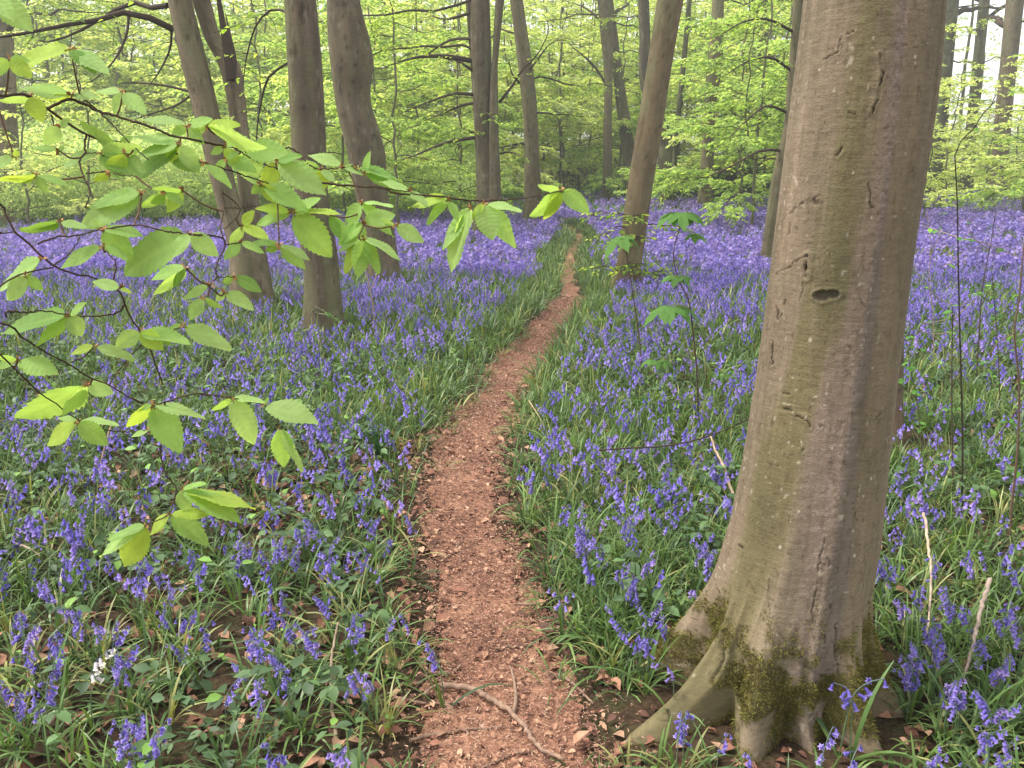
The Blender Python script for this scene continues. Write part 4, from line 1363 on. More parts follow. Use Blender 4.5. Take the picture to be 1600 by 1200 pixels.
CL = [  # limb, base, [(tip, width)]
    (0, (-14, -12), [((47, 46), 44), ((20, 30), 30)]), (0, (110, 76), [((166, 112), 30), ((22, 104), 24), ((148, 110), 22)]), (0, (14, 92), [((48, 118), 28), ((-20, 118), 26), ((46, 96), 16)]),
    (0, (112, 148), [((36, 138), 24), ((154, 152), 16), ((60, 152), 14)]), (0, (46, 150), [((66, 188), 32), ((2, 160), 14)]), (0, (192, 143), [((226, 176), 27), ((152, 142), 12), ((178, 176), 18)]), (0, (292, 197), [((318, 224), 22), ((218, 184), 15), ((330, 186), 16), ((270, 210), 18)]),
    (0, (322, 197), [((372, 193), 18), ((410, 232), 26), ((300, 208), 16)]), (0, (280, 226), [((205, 212), 20), ((218, 240), 22), ((212, 276), 32), ((310, 268), 28), ((262, 252), 24)]), (0, (196, 240), [((168, 274), 30), ((224, 268), 24), ((160, 236), 12)]), (0, (186, 226), [((126, 194), 22), ((206, 214), 14)]),
    (0, (94, 198), [((70, 224), 27), ((108, 186), 10)]), (0, (92, 235), [((52, 230), 11), ((100, 228), 8)]), (0, (22, 245), [((-14, 262), 18), ((28, 236), 10)]), (0, (56, 272), [((72, 300), 18), ((-8, 284), 16), ((112, 290), 12), ((30, 284), 14)]), (0, (172, 270), [((148, 284), 15), ((188, 280), 9)]),
    (0, (354, 248), [((398, 266), 24), ((336, 270), 14), ((372, 238), 10)]), (0, (432, 252), [((405, 226), 14), ((470, 244), 16), ((506, 300), 46), ((412, 300), 30)]), (0, (535, 260), [((484, 242), 20), ((576, 268), 11), ((610, 286), 16)]), (0, (570, 270), [((577, 238), 13), ((606, 292), 16), ((650, 306), 20)]),
    (0, (556, 262), [((626, 280), 14)]), (0, (258, 300), [((224, 324), 18), ((286, 318), 14)]),
    (0, (408, 288), [((478, 326), 34), ((436, 316), 24), ((384, 274), 14), ((394, 302), 16)]), (0, (456, 332), [((517, 398), 54), ((402, 326), 18), ((404, 350), 20), ((530, 334), 12), ((498, 310), 20)]), (0, (516, 336), [((556, 394), 28), ((530, 372), 20)]), (0, (564, 316), [((614, 366), 26), ((612, 322), 6), ((540, 346), 20), ((545, 370), 22)]), (0, (617, 352), [((660, 377), 28), ((596, 344), 10)]),
    (0, (568, 372), [((540, 424), 24), ((560, 430), 34), ((592, 424), 22), ((624, 402), 14), ((528, 392), 12)]), (0, (436, 382), [((476, 418), 28), ((416, 392), 18), ((482, 404), 12), ((392, 378), 14)]), (0, (736, 322), [((692, 386), 20), ((703, 419), 36), ((712, 372), 22)]), (0, (756, 318), [((769, 372), 44), ((806, 382), 32), ((812, 330), 12), ((738, 340), 14)]), (0, (700, 312), [((668, 348), 16), ((716, 346), 16), ((640, 322), 16), ((672, 304), 12)]),
    (0, (877, 297), [((833, 338), 26), ((852, 342), 22), ((920, 330), 32), ((842, 292), 12)]), (0, (640, 298), [((596, 284), 14), ((668, 320), 14)]), (0, (350, 230), [((376, 262), 20), ((330, 240), 14), ((384, 214), 14)]),
    (1, (222, 302), [((132, 352), 46), ((140, 318), 28)]), (1, (286, 298), [((238, 316), 26), ((262, 330), 24), ((240, 296), 12)]), (1, (160, 356), [((205, 404), 44), ((142, 346), 16), ((220, 366), 20)]), (1, (296, 364), [((196, 424), 62), ((338, 398), 34), ((270, 400), 24)]), (1, (94, 346), [((34, 362), 18), ((134, 356), 15), ((60, 356), 10)]), (1, (160, 384), [((96, 416), 24), ((198, 404), 16)]),
    (1, (188, 450), [((146, 440), 22), ((205, 458), 9)]), (1, (290, 418), [((238, 434), 20), ((244, 462), 24), ((270, 448), 16)]), (1, (378, 352), [((360, 384), 18), ((396, 330), 18), ((418, 372), 20)]), (1, (376, 378), [((350, 404), 20), ((412, 394), 15), ((366, 400), 12)]), (1, (365, 432), [((408, 454), 24), ((350, 442), 14)]), (1, (328, 446), [((288, 466), 16)]),
    (1, (318, 466), [((296, 498), 24), ((346, 480), 12), ((308, 492), 14)]), (1, (352, 456), [((394, 482), 26), ((338, 470), 14)]), (1, (285, 508), [((357, 544), 34), ((263, 516), 12)]), (1, (108, 492), [((4, 516), 36), ((127, 524), 34), ((58, 540), 24), ((134, 474), 14)]), (1, (40, 432), [((12, 468), 32), ((66, 452), 20)]), (1, (66, 404), [((2, 452), 24), ((26, 446), 12)]),
    (2, (148, 541), [((112, 552), 15), ((208, 560), 20)]), (2, (28, 562), [((86, 582), 40), ((-6, 574), 16), ((-10, 556), 12)]), (2, (136, 600), [((30, 658), 58), ((174, 614), 32), ((100, 648), 24)]), (2, (121, 658), [((76, 694), 30), ((166, 694), 38), ((182, 662), 14), ((92, 652), 14)]), (2, (238, 632), [((199, 666), 24), ((280, 702), 56), ((318, 652), 22), ((216, 640), 12)]), (2, (232, 673), [((206, 681), 10)]),
    (2, (362, 622), [((332, 642), 14), ((398, 690), 46), ((412, 628), 14)]), (2, (412, 632), [((492, 656), 42), ((420, 622), 8)]), (2, (436, 668), [((444, 727), 40), ((472, 733), 18)]), (2, (284, 764), [((374, 812), 40), ((393, 792), 26), ((292, 800), 30), ((320, 754), 10)]), (2, (265, 803), [((324, 848), 42), ((328, 804), 22), ((234, 834), 22)]), (2, (229, 820), [((158, 866), 28), ((193, 882), 58), ((172, 842), 16)])]


def young_branch_tree():
    rng = np.random.default_rng(21)
    base = np.array([-1.25, 1.05, 0])
    t = thing('young_beech', 'young beech reaching in from the left with big serrated bright green leaves', 'tree', base)
    p = spline([base + [0, 0, -.15], base + [.02, 0, .8], base + [-.03, .03, 1.8], base + [.05, 0, 3.0]], 40)
    mb = MB()
    trunk_mesh(mb, p, np.linspace(.04, .018, 40), 16, 5, lin(92, 80, 64), .3, .2)
    mb.build('trunk', M_BARK, t)
    samples = [[], [], []]
    for li, lb in enumerate(ST):
        mb = MB()
        for si, (pts, r0, r1) in enumerate(lb):
            pts = np.array(pts, float)
            q = np.array([P(x, y, dpt(x, y)) for x, y in pts])
            s = spline(q, 8 * len(q))
            samples[li].append(s)
            if pts[0, 0] < 0:
                k = np.argmin(abs(p[:, 2] - (q[0, 2] - .12)))
                q = np.r_[[p[k]], [(p[k] * .45 + q[0] * .55) + [0, 0, .02]], q]
                s = spline(q, 8 * len(q))
            m = len(s)
            s = s + rng.normal(0, .0004, s.shape)
            cc = lin(78, 62, 50) * (.8 + .4 * rng.random((m, 1)))
            tube(mb, s, np.linspace(r0, r1, m) / 1000 * 1.05, 7, cc)
        mb.build('limb', M_TWIG, t)
    extra = []
    used = np.array([c_[1] for c_ in CL], float)
    for li, sl in enumerate(samples):
        pts = np.concatenate([a_[2:] for a_ in sl])
        pp, _z = proj(pts)
        got = 0
        for k in rng.permutation(len(pts)):
            if got >= (5, 1, 0)[li]:
                break
            if pp[k, 0] < 5 or np.min(np.linalg.norm(used - pp[k], axis=1)) < 24:
                continue
            got += 1
            used = np.r_[used, [pp[k]]]
            b_ = pp[k]
            s_ = FPX * .048 / dpt(*b_)
            lv = []
            for q_ in range(rng.integers(2, 5)):
                a_ = rng.uniform(-.5, pi + .5)
                l_ = s_ * rng.uniform(.55, 1.15)
                lv.append(((b_[0] + cos(a_) * l_, b_[1] + sin(a_) * l_ * .75), l_ * rng.uniform(.25, .7)))
            extra.append((li, tuple(b_), lv))
    ALLS = [np.concatenate(a) for a in samples]
    for li, b, lv in CL + extra:
        Y = dpt(*b)
        b3 = P(b[0], b[1], Y)
        S_ = ALLS[li]
        k = np.argmin(np.linalg.norm(S_ - b3, axis=1))
        mb = MB()
        for tip, w in lv:
            o = (np.array(tip, float) - b) * 1.06
            tip = b + o
            st = np.array(b) + o * .06
            g = rng.random()
            tint = (lin(160, 196, 110) if g < .45 else lin(176, 208, 130) if g < .8 else lin(184, 210, 96) if g < .92 else lin(132, 170, 90)) * rng.uniform(.86, 1.1)
            mb.add(*(lambda X, q, c: (X, q, None, c))(*serr_leaf(st, tip, w * 1.04, Y + rng.uniform(-.012, .012), rng, tint)))
            e = P(st[0] + o[0] * .04, st[1] + o[1] * .04, Y)
            tube(mb, np.array([b3, (b3 + e) / 2, e]), .0008, 5, lin(170, 170, 90))
        lc = mb.build('leaf_cluster', M_LEAF, t)
        mb = MB()
        if np.linalg.norm(S_[k] - b3) > .004:
            tube(mb, spline([S_[k], (S_[k] + b3) / 2 + [0, 0, -.004], b3], 8), np.linspace(.0011, .0009, 8), 5, lin(100, 76, 56))
        m = 7
        d = norm(rng.normal(0, 1, (m, 3)))
        sc = (np.array([(0, 0, 0), (-.28, .45, .08), (0, 1, -.05), (.28, .45, .08)]), None, np.array([(0, 2, 1), (0, 3, 2)]), np.ones((4, 3)))
        mb.many(sc, orient(d, rng.normal(0, 1, (m, 3))) * rng.uniform(.004, .008, m)[:, None, None], np.repeat(b3[None], m, 0), lin(170, 128, 84) * rng.uniform(.7, 1.3, (m, 1)))
        bo = mb.build('bud_scales', M_DEAD, t)
        bo.parent = lc
        bo.location = (0, 0, 0)


young_branch_tree()

# ------------------------------------------------------------------ ground cover
HERO_ROOT = np.array([[HC[0], HC[1], .42], [.58, 2.2, .2], [.46, 2.13, .14], [.36, 2.08, .08], [.72, 2.06, .16], [.95, 2.06, .12]])
TRK = [(o_.location.x, o_.location.y, .32) for o_ in TREES.values()] + [tuple(h) for h in HERO_ROOT]


def clear_of_trunks(x, y, k=1.0):
    m = np.ones(len(x), bool)
    for tx, ty, tr in TRK:
        m &= (x - tx) ** 2 + (y - ty) ** 2 > (tr * k) ** 2
    return m


def wedge(n, y0, y1, rng, pad=1.2, kx=.66):
    """n random ground points inside the view, between y0 and y1 metres ahead, even per square metre."""
    y = np.sqrt(rng.random(n) * (y1 * y1 - y0 * y0) + y0 * y0)
    x = (rng.random(n) * 2 - 1) * (kx * y + pad)
    return x, y


def blades(mb, base, az, L, w, lean, rng, tint, nseg=4, curl=1.2):
    """Arching strap leaves: lean from vertical, curling over outward."""
    N = len(base)
    t = np.linspace(0, 1, nseg + 1)
    ang = lean[:, None] + curl * t[None] ** 1.5 * (0.4 + lean[:, None])
    st = L[:, None] / nseg
    hx = np.cumsum(np.c_[np.zeros(N), np.sin(ang[:, :-1]) * st], 1)
    hz = np.cumsum(np.c_[np.zeros(N), np.cos(ang[:, :-1]) * st], 1)
    hz = np.maximum(hz, .004)
    cx, sx = np.cos(az)[:, None], np.sin(az)[:, None]
    ctr = base[:, None] + np.stack([hx * cx, hx * sx, hz], -1)
    wid = w[:, None] * np.sin(pi * (0.18 + .80 * t[None])) ** .7 * .5
    sd = np.stack([-sx, cx, 0 * cx], -1)
    tw = rng.uniform(-.5, .5, (N, 1))
    sd = sd + np.stack([0 * tw, 0 * tw, tw], -1)
    a, b = ctr - sd * wid[..., None], ctr + sd * wid[..., None]
    V = np.stack([a, b], 2).reshape(N, -1, 3)
    m = 2 * (nseg + 1)
    f = np.array([(2 * i, 2 * i + 1, 2 * i + 3, 2 * i + 2) for i in range(nseg)])
    q = (f[None] + (np.arange(N) * m)[:, None, None]).reshape(-1, 4)
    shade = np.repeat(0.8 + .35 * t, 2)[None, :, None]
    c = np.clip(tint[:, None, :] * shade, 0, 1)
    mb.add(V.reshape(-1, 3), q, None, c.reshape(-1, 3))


def green(n, rng, w=(.42, .3, .2, .08)):
    k = rng.random(n)
    pal = np.array([lin(94, 122, 66), lin(114, 140, 76), lin(76, 100, 62), lin(158, 158, 98)])
    e = np.searchsorted(np.cumsum(w), k)
    return pal[np.clip(e, 0, 3)] * rng.uniform(.75, 1.2, (n, 1))


def tufts(mb, x, y, per, Lr, wr, rng, nseg, tint=None, lean=(.05, 1.1), spread=.03):
    n = len(x)
    per = np.broadcast_to(per, (n,))
    i = np.repeat(np.arange(n), per)
    N = len(i)
    az = rng.uniform(0, 2 * pi, N)
    bx = x[i] + np.cos(az) * rng.uniform(0, spread, N)
    by = y[i] + np.sin(az) * rng.uniform(0, spread, N)
    base = np.stack([bx, by, gh(bx, by) - .005], -1)
    sc = rng.uniform(.7, 1.15, n)
    sc = (sc * np.where((np.hypot(x - .72, y - 2.05) < .55) & (y < HC[1] + .1), .55, 1.0))[i]
    L = rng.uniform(*Lr, N) * sc
    tn = green(n, rng)[i] * rng.uniform(.8, 1.2, (N, 1)) if tint is None else tint(N, rng)
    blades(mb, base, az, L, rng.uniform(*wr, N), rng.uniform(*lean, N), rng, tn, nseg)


rng = np.random.default_rng(88)


def bare_patch(x, y):
    """Leaf-litter showing: 1 where the near left ground and the path edge is thin of green."""
    nz = fbm(np.stack([x * 1.6, y * 1.6, 0 * x + 4], -1), 3)
    near_left = sstep(.0, -.5, x) * sstep(3.4, 2.3, y)
    pl = sstep(.55, .05, path_side(x, y)) * sstep(4.0, 2.2, y) * (x < .1)
    return sstep(.50, .62, nz + .16 * near_left + .22 * pl) * sstep(.35, .05, x)


mb = MB()
x, y = wedge(6600, 1.2, 5.5, rng)
k = (path_side(x, y) > .04) & clear_of_trunks(x, y) & (rng.random(len(x)) > .72 * bare_patch(x, y))
tufts(mb, x[k], y[k], rng.integers(6, 15, k.sum()), (.08, .25), (.004, .009), rng, 6)
x, y = wedge(4200, 1.3, 6.5, rng)                      # finer, shorter grass, thick along the path margin
k = (path_side(x, y) > -.16 * sstep(.45, .7, fbm(np.stack([x * 3, y * 3, 0 * x], -1), 2))) & (path_side(x, y) < .7) & clear_of_trunks(x, y) & (rng.random(len(x)) > .8 * bare_patch(x, y))
tufts(mb, x[k], y[k], rng.integers(8, 18, k.sum()), (.06, .17), (.003, .006), rng, 4, lean=(.2, 1.3), spread=.06)
x, y = wedge(10500, 5.5, 12, rng, 1.2)
k = (path_side(x, y) > .03) & clear_of_trunks(x, y)
tufts(mb, x[k], y[k], 7, (.12, .30), (.007, .014), rng, 3, spread=.06)
x, y = wedge(16000, 5.0, 19, rng, .6)
d_ = path_side(x, y)
k = (d_ > -.02) & (d_ < .9) & clear_of_trunks(x, y)
tufts(mb, x[k], y[k], 8, (.07, .2), (.006, .012), rng, 3, spread=.09)
x, y = wedge(14000, 12, 26, rng, 1)
k = (path_side(x, y) > .05) & clear_of_trunks(x, y)
tufts(mb, x[k], y[k], 5, (.15, .3), (.012, .022), rng, 2, spread=.12)
x, y = wedge(20000, 24, 52, rng, 1)
tufts(mb, x, y, 4, (.15, .35), (.03, .06), rng, 2, spread=.3, tint=lambda n, r_: np.where(r_.random((n, 1)) < .5, lin(150, 180, 100), lin(120, 156, 82)) * r_.uniform(.8, 1.15, (n, 1)))
x, y = wedge(700, 16.5, 24, rng, 1)
o = mb.build('grass', M_GRASS)
o['kind'] = 'stuff'
tag(o, 'green strap leaves and grass covering the woodland floor between the flowers', 'grass')

# broad low leaves: bramble, nettle, dog's mercury
mb = MB()
x, y = wedge(7000, 1.3, 7.0, rng)
dn = fbm(np.stack([x * 1.1, y * 1.1, 0 * x + 11], -1), 3)
k = (path_side(x, y) > .15) & clear_of_trunks(x, y) & (dn + .10 * (x < -.4) - .07 * (x > .3) > .53)
x, y = x[k], y[k]
n = len(x)
z = gh(x, y) + rng.uniform(.02, .17, n)
for j in range(3):
    az = rng.uniform(0, 2 * pi, n)
    d = np.stack([np.cos(az), np.sin(az), rng.normal(-.1, .25, n)], -1)
    tn = np.where(rng.random((n, 1)) < .6, lin(78, 102, 66), lin(96, 124, 76)) * rng.uniform(.65, 1.2, (n, 1))
    tn = np.where(rng.random((n, 1)) < .05, lin(128, 168, 78), tn)
    mb.many(FL, orient(d, np.array([0, 0, 1.0]) + rng.normal(0, .3, (n, 3))) * (rng.uniform(.03, .065, n))[:, None, None], np.stack([x, y, z], -1) + d * .01, tn)
x, y = wedge(9000, 1.5, 9.0, rng)                      # little pale seedlings and ground ivy
k = (path_side(x, y) > .05) & clear_of_trunks(x, y) & (rng.random(len(x)) < .25)
x, y = x[k], y[k]
n = len(x)
for j in range(3):
    az = rng.uniform(0, 2 * pi, n)
    d = np.stack([np.cos(az), np.sin(az), 0.1 + 0 * az], -1)
    mb.many(FL, orient(d, np.array([0, 0, 1.0]) + rng.normal(0, .25, (n, 3))) * (rng.uniform(.012, .03, n))[:, None, None], np.stack([x, y, gh(x, y) + .06 * rng.random(n)], -1), lin(118, 152, 70) * rng.uniform(.7, 1.2, (n, 1)))
o = mb.build('undergrowth', M_UNDER)
o['kind'] = 'stuff'
tag(o, 'dull green bramble and nettle leaves low between the bluebells', 'undergrowth')

# dead leaves and wood chips
mb = MB()
x, y = wedge(13000, 1.2, 6.5, rng)
w = .35 + .75 * bare_patch(x, y) + .5 * (path_side(x, y) < .35)
k = (rng.random(len(x)) < w) & clear_of_trunks(x, y) & (path_side(x, y) > -.10)
x, y = x[k], y[k]
n = len(x)
pal = np.array([lin(140, 96, 76), lin(116, 78, 62), lin(164, 122, 96), lin(96, 66, 54), lin(178, 140, 112)])
FLc = (FL[0] * np.array([1, 1, 2.2]), FL[1], FL[2], FL[3])
tn = pal[rng.integers(0, 5, n)] * rng.uniform(.7, 1.15, (n, 1))
d = np.stack([rng.normal(0, 1, n), rng.normal(0, 1, n), rng.normal(0, .25, n)], -1)
mb.many(FLc, orient(d, np.array([0, 0, 1.0]) + rng.normal(0, .45, (n, 3))) * rng.uniform(.03, .068, n)[:, None, None], np.stack([x, y, gh(x, y) + .012 + .01 * rng.random(n)], -1), tn)
# slivers on the path
N = 50000
y = rng.random(N) ** 1.6 * 9 + 1.3
l, r = np.interp(y, PY, PXL), np.interp(y, PY, PXR)
f = rng.random(N)
x = np.where(rng.random(N) < .8, l + (r - l) * f, np.where(f < .5, l, r) + rng.normal(0, .09, N))
pal2 = np.array([lin(152, 110, 90), lin(122, 84, 68), lin(178, 136, 112), lin(98, 68, 56), lin(190, 154, 128), lin(158, 112, 90)])
ch = (np.array([(-.5, -.5, 0), (.5, -.45, .1), (.45, .5, 0), (-.45, .4, .12)]), np.array([(0, 1, 2, 3)]), None, np.ones((4, 3)))
d = np.stack([rng.normal(0, 1, N), rng.normal(0, 1, N), rng.normal(0, .12, N)], -1)
Mx = orient(d, np.array([0, 0, 1.0]) + rng.normal(0, .3, (N, 3)))
big = rng.random(N) < .02
S3 = np.stack([np.where(big, rng.uniform(.007, .014, N), rng.uniform(.001, .0032, N)), np.where(big, rng.uniform(.010, .02, N), rng.uniform(.004, .016, N)), np.full(N, .01)], -1) * (0.8 + .12 * y)[:, None]
mb.many(ch, Mx * S3[:, None, :], np.stack([x, y, gh(x, y) + .016 + .006 * rng.random(N)], -1), pal2[rng.integers(0, 6, N)] * rng.uniform(.65, 1.15, (N, 1)))
# whole leaves on the path
N = 950
y = rng.random(N) ** 1.3 * 4 + 1.4
l, r = np.interp(y, PY, PXL), np.interp(y, PY, PXR)
x = l + (r - l) * (rng.random(N) * 1.3 - .15)
d = np.stack([rng.normal(0, 1, N), rng.normal(0, 1, N), rng.normal(0, .1, N)], -1)
mb.many(FLc, orient(d, np.array([0, 0, 1.0]) + rng.normal(0, .25, (N, 3))) * rng.uniform(.014, .038, N)[:, None, None], np.stack([x, y, gh(x, y) + .02], -1), pal[rng.integers(0, 5, N)] * rng.uniform(.8, 1.2, (N, 1)))
N = 90
a_ = rng.uniform(-2.9, -.3, N)
rr_ = rng.uniform(.30, .62, N)
x, y = HC[0] + np.cos(a_) * rr_, HC[1] + np.sin(a_) * rr_
d = np.stack([rng.normal(0, 1, N), rng.normal(0, 1, N), rng.normal(0, .3, N)], -1)
mb.many(FLc, orient(d, np.array([0, 0, 1.0]) + rng.normal(0, .4, (N, 3))) * rng.uniform(.02, .055, N)[:, None, None], np.stack([x, y, gh(x, y) + .012], -1), pal[rng.integers(0, 5, N)] * rng.uniform(.75, 1.15, (N, 1)))
o = mb.build('leaf_litter', M_DEAD)
o['kind'] = 'stuff'
tag(o, 'reddish brown dead leaves and wood chips strewn over path and soil', 'leaf litter')

# ------------------------------------------------------------------ bluebells
VIO = [lin(148, 132, 204), lin(162, 146, 212), lin(128, 115, 190), lin(176, 154, 214)]


def bell_proto(lod):
    """A hanging bell along -z from the origin, 1 unit long, with turned-up tips."""
    k = 6 if lod == 0 else 4
    th = np.arange(k) / k * 2 * pi
    rings = [(0, .09), (-.15, .19), (-.62, .19), (-.84, .27)] if lod == 0 else [(0, .12), (-.6, .27), (-.9, .42)]
    v = [(cos(a) * r, sin(a) * r, z) for z, r in rings for a in th]
    n = len(rings)
    q = [(i * k + j, i * k + (j + 1) % k, (i + 1) * k + (j + 1) % k, (i + 1) * k + j) for i in range(n - 1) for j in range(k)]
    t = []
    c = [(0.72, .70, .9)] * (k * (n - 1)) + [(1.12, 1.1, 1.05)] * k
    if lod == 0:
        m = len(v)
        for j in range(k):
            a = th[j] + pi / k
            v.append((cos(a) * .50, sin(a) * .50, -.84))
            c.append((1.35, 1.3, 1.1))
            t.append(((n - 1) * k + j, (n - 1) * k + (j + 1) % k, m + j))
    return np.array(v, float), np.array(q), (np.array(t) if t else None), np.array(c, float)


BELL = [bell_proto(0), bell_proto(1)]


def raceme(seed, h, nb, nod, lod=0):
    """Stem polyline and bell placements (matrix, offset, length) of one stalk standing at the origin, nodding to +x."""
    rng = np.random.default_rng(seed)
    t = np.linspace(0, 1, 12)
    x = nod * (.12 * t + .9 * np.clip(t - .55, 0, 1) ** 2 * 2.2) * h * .6
    z = h * (t - .35 * nod * np.clip(t - .6, 0, 1) ** 2 * 2.4)
    st = np.stack([x, .02 * h * np.sin(t * 4 + seed), z], -1)
    M_, T_ = [], []
    for i in range(nb):
        s = .56 + .44 * (i + .5) / nb
        b = np.array([np.interp(s, t, st[:, a]) for a in range(3)])
        side = rng.uniform(-1.5, 1.5)
        d = np.array([cos(side) * (.7 + .3 * nod), sin(side), 0])
        L = rng.uniform(.018, .024) * (1.05 - .35 * max(0, (s - .85) / .15))
        tilt = rng.uniform(.15, 1.1) if s < .93 else rng.uniform(.0, .3)
        ax = norm(np.array([d[0] * sin(tilt), d[1] * sin(tilt), -cos(tilt)]))
        zc = -ax
        xc = norm(np.cross(np.array([0.3, 1, .1]), zc))
        M_.append(np.stack([xc, np.cross(zc, xc), zc], -1) * L)
        T_.append(b + d * rng.uniform(.006, .016) + np.array([0, 0, .002]))
    return st, np.array(M_), np.array(T_)


def stem_mb(st, T_, k=5, r=.0022):
    mb = MB()
    n = len(st)
    c = lin(98, 128, 66)[None] * (1 - .0 * np.linspace(0, 1, n)[:, None])
    c = c * (1 - np.linspace(0, .45, n)[:, None]) + lin(104, 92, 150) * np.linspace(0, .45, n)[:, None]
    tube(mb, st, np.linspace(r, r * .55, n), k, c)
    for b in T_:
        kx = np.argmin(np.linalg.norm(st - b, axis=1))
        tube(mb, np.array([st[kx], (st[kx] + b) / 2 + [0, 0, .003], b]), .0008, 3, lin(104, 92, 160), cap=False)
    return mb


# clumps read off the photo: head position and how many stalks
CLUMPS = [(25,630,4),(30,655,3),(70,650,3),(20,685,3),(62,710,2),(165,695,2),(180,620,3),(200,660,2),(270,630,3),(310,700,4),(350,670,1),(270,715,2),(385,695,2),(145,735,1),(70,750,2),(110,770,1),(25,770,2),(155,780,2),
 (245,755,3),(170,745,2),(220,790,2),(20,800,2),(55,820,2),(130,842,3),(60,830,2),(5,830,2),(220,800,1),(50,880,1),(95,880,1),(170,880,2),(350,850,1),(380,860,4),(300,865,3),(215,885,1),(330,810,2),(375,840,3),(5,885,1),(250,895,2),
 (415,750,4),(430,730,3),(480,725,3),(500,720,2),(505,665,1),(520,665,1),(545,615,2),(550,655,1),(605,620,2),(635,615,4),(655,655,1),(505,690,2),(530,690,3),(575,695,1),(570,730,3),(610,725,1),(635,730,1),(620,680,1),(475,785,2),(505,770,1),
 (440,790,2),(430,850,5),(465,865,3),(480,825,4),(500,840,2),(510,865,3),(520,845,1),(575,765,2),(620,775,2),(575,815,3),(565,795,1),(605,845,1),(545,785,1),(640,810,1),(570,865,2),(540,865,1),(410,865,2),(590,890,1),
 (855,725,5),(840,750,2),(875,700,1),(860,705,1),(885,715,2),(900,700,1),(937,700,2),(945,720,2),(925,725,2),(960,740,3),(950,755,2),(985,715,1),(975,780,4),(1030,730,2),(1050,755,3),(1045,775,4),(1060,790,3),(1000,795,2),(985,790,2),
 (975,815,5),(910,790,2),(890,800,2),(910,830,5),(905,850,4),(925,845,3),(935,870,3),(1045,805,3),(1020,865,2),(1010,880,2),(1090,860,2),(1110,865,2),(1085,835,1),(980,890,2),(1135,755,2),(1130,715,2),(1110,645,2),(1150,610,4),(1140,625,2),(1085,690,2),
 (1395,640,2),(1390,680,2),(1460,680,2),(1475,690,2),(1435,650,1),(1530,680,3),(1560,695,3),(1480,725,4),(1425,725,3),(1395,745,3),(1440,750,2),(1455,805,4),(1430,810,2),(1515,780,4),(1525,800,2),(1555,800,1),(1585,760,2),(1390,790,3),(1388,825,3),
 (1378,880,4),(1395,890,3),(1510,880,2),(1530,875,2),(1570,860,2),(1460,880,1),(1590,890,2),
 (65,915,4),(20,965,2),(45,985,3),(110,950,3),(125,965,2),(150,975,2),(130,905,1),(80,1000,4),(45,1020,2),(80,1045,3),(10,1070,2),(30,1095,3),(75,1080,2),(55,1095,1),(185,985,2),(190,1020,3),(215,910,3),(255,960,3),(180,1040,2),(270,920,2),(285,970,3),
 (320,985,2),(285,1015,2),(390,975,1),(215,1130,3),(190,1155,3),(210,1170,2),(255,1140,1),(240,1170,2),(360,1075,1),(370,1035,1),(395,1000,2),(405,1005,4),(430,1020,3),(450,980,3),(480,990,3),(490,1000,2),(440,935,2),(505,935,3),(425,945,2),(550,980,3),
 (570,1055,1),(560,970,1),(605,975,1),(635,960,1),(550,1065,2),(405,1080,2),(440,1060,2),(430,1190,2),(530,1185,2),
 (985,910,3),(990,930,2),(1020,955,3),(1035,970,3),(1000,1000,3),(1010,1005,2),(970,975,1),(885,925,1),(870,925,1),(955,950,1),(1065,1135,3),(950,1135,1),(1130,1160,1),(1175,1190,1),
 (1290,1155,1),(1335,1180,2),(1425,1040,4),(1430,1055,2),(1430,1010,2),(1475,1000,3),(1455,980,3),(1480,930,3),(1490,945,2),(1510,955,2),(1405,940,2),(1435,925,2),(1540,1000,3),(1570,1030,3),(1560,1040,2),(1490,1075,4),(1500,1080,3),(1540,1085,2),
 (1575,1100,2),(1580,950,3),(1560,970,2),(1595,975,2),(1550,1140,1),(1540,1150,1),(1580,1170,2),(1465,1190,3),(1520,1195,1),(1570,1190,1)]
rng = np.random.default_rng(123)
st_list = []
for (cx, cy_, n) in CLUMPS:
    for j in range(n):
        h = rng.uniform(.17, .26)
        nod = rng.uniform(.35, 1.0)
        hx, hy = cx + rng.normal(0, 5.5) * (j > 0), cy_ + rng.normal(0, 5.5) * (j > 0)
        az = rng.uniform(0, 2 * pi)
        top = G(hx, hy, h * .80)
        g = top - np.array([cos(az), sin(az), 0]) * nod * h * .16
        st_list.append([float(g[0]), float(g[1]), h, nod, az])
st = np.array(st_list)
ok = (path_side(st[:, 0], st[:, 1]) > -.02) & ((st[:, 0] - HC[0]) ** 2 + (st[:, 1] - HC[1]) ** 2 > .30 ** 2)
st = st[ok]
st = st[np.argsort(st[:, 0] ** 2 + st[:, 1] ** 2)]
near, rest = st[:296], st[296:]

VAR = []
for i in range(10):
    h0, nb, nod = [(.27, 8, .9), (.27, 7, .7), (.27, 9, .6), (.27, 6, 1.0), (.27, 10, .8), (.27, 7, .45), (.27, 5, .9), (.27, 11, .75), (.27, 8, .5), (.27, 4, .7)][i]
    VAR.append((nod, raceme(500 + i, h0, nb, nod)))

ZL = {
    'nl': 'violet bluebell stalk in the sparse near bluebells at the lower left',
    'ml': 'violet bluebell stalk in the thicker bluebells higher up left of the path',
    'nr': 'violet bluebell stalk in the near grass between the path and the massive beech',
    'mr': 'violet bluebell stalk further up between the path and the massive beech',
    'rr': 'violet bluebell stalk in the long grass right of the massive beech',
}
protos = {}
BELLM = {}


def leaf_tuft(seed):
    rg2 = np.random.default_rng(seed)
    m = MB()
    n = 4
    blades(m, np.zeros((n, 3)), rg2.uniform(0, 6.28, n), rg2.uniform(.16, .28, n), rg2.uniform(.008, .013, n), rg2.uniform(.2, 1.0, n), rg2, green(n, rg2), 6)
    return m


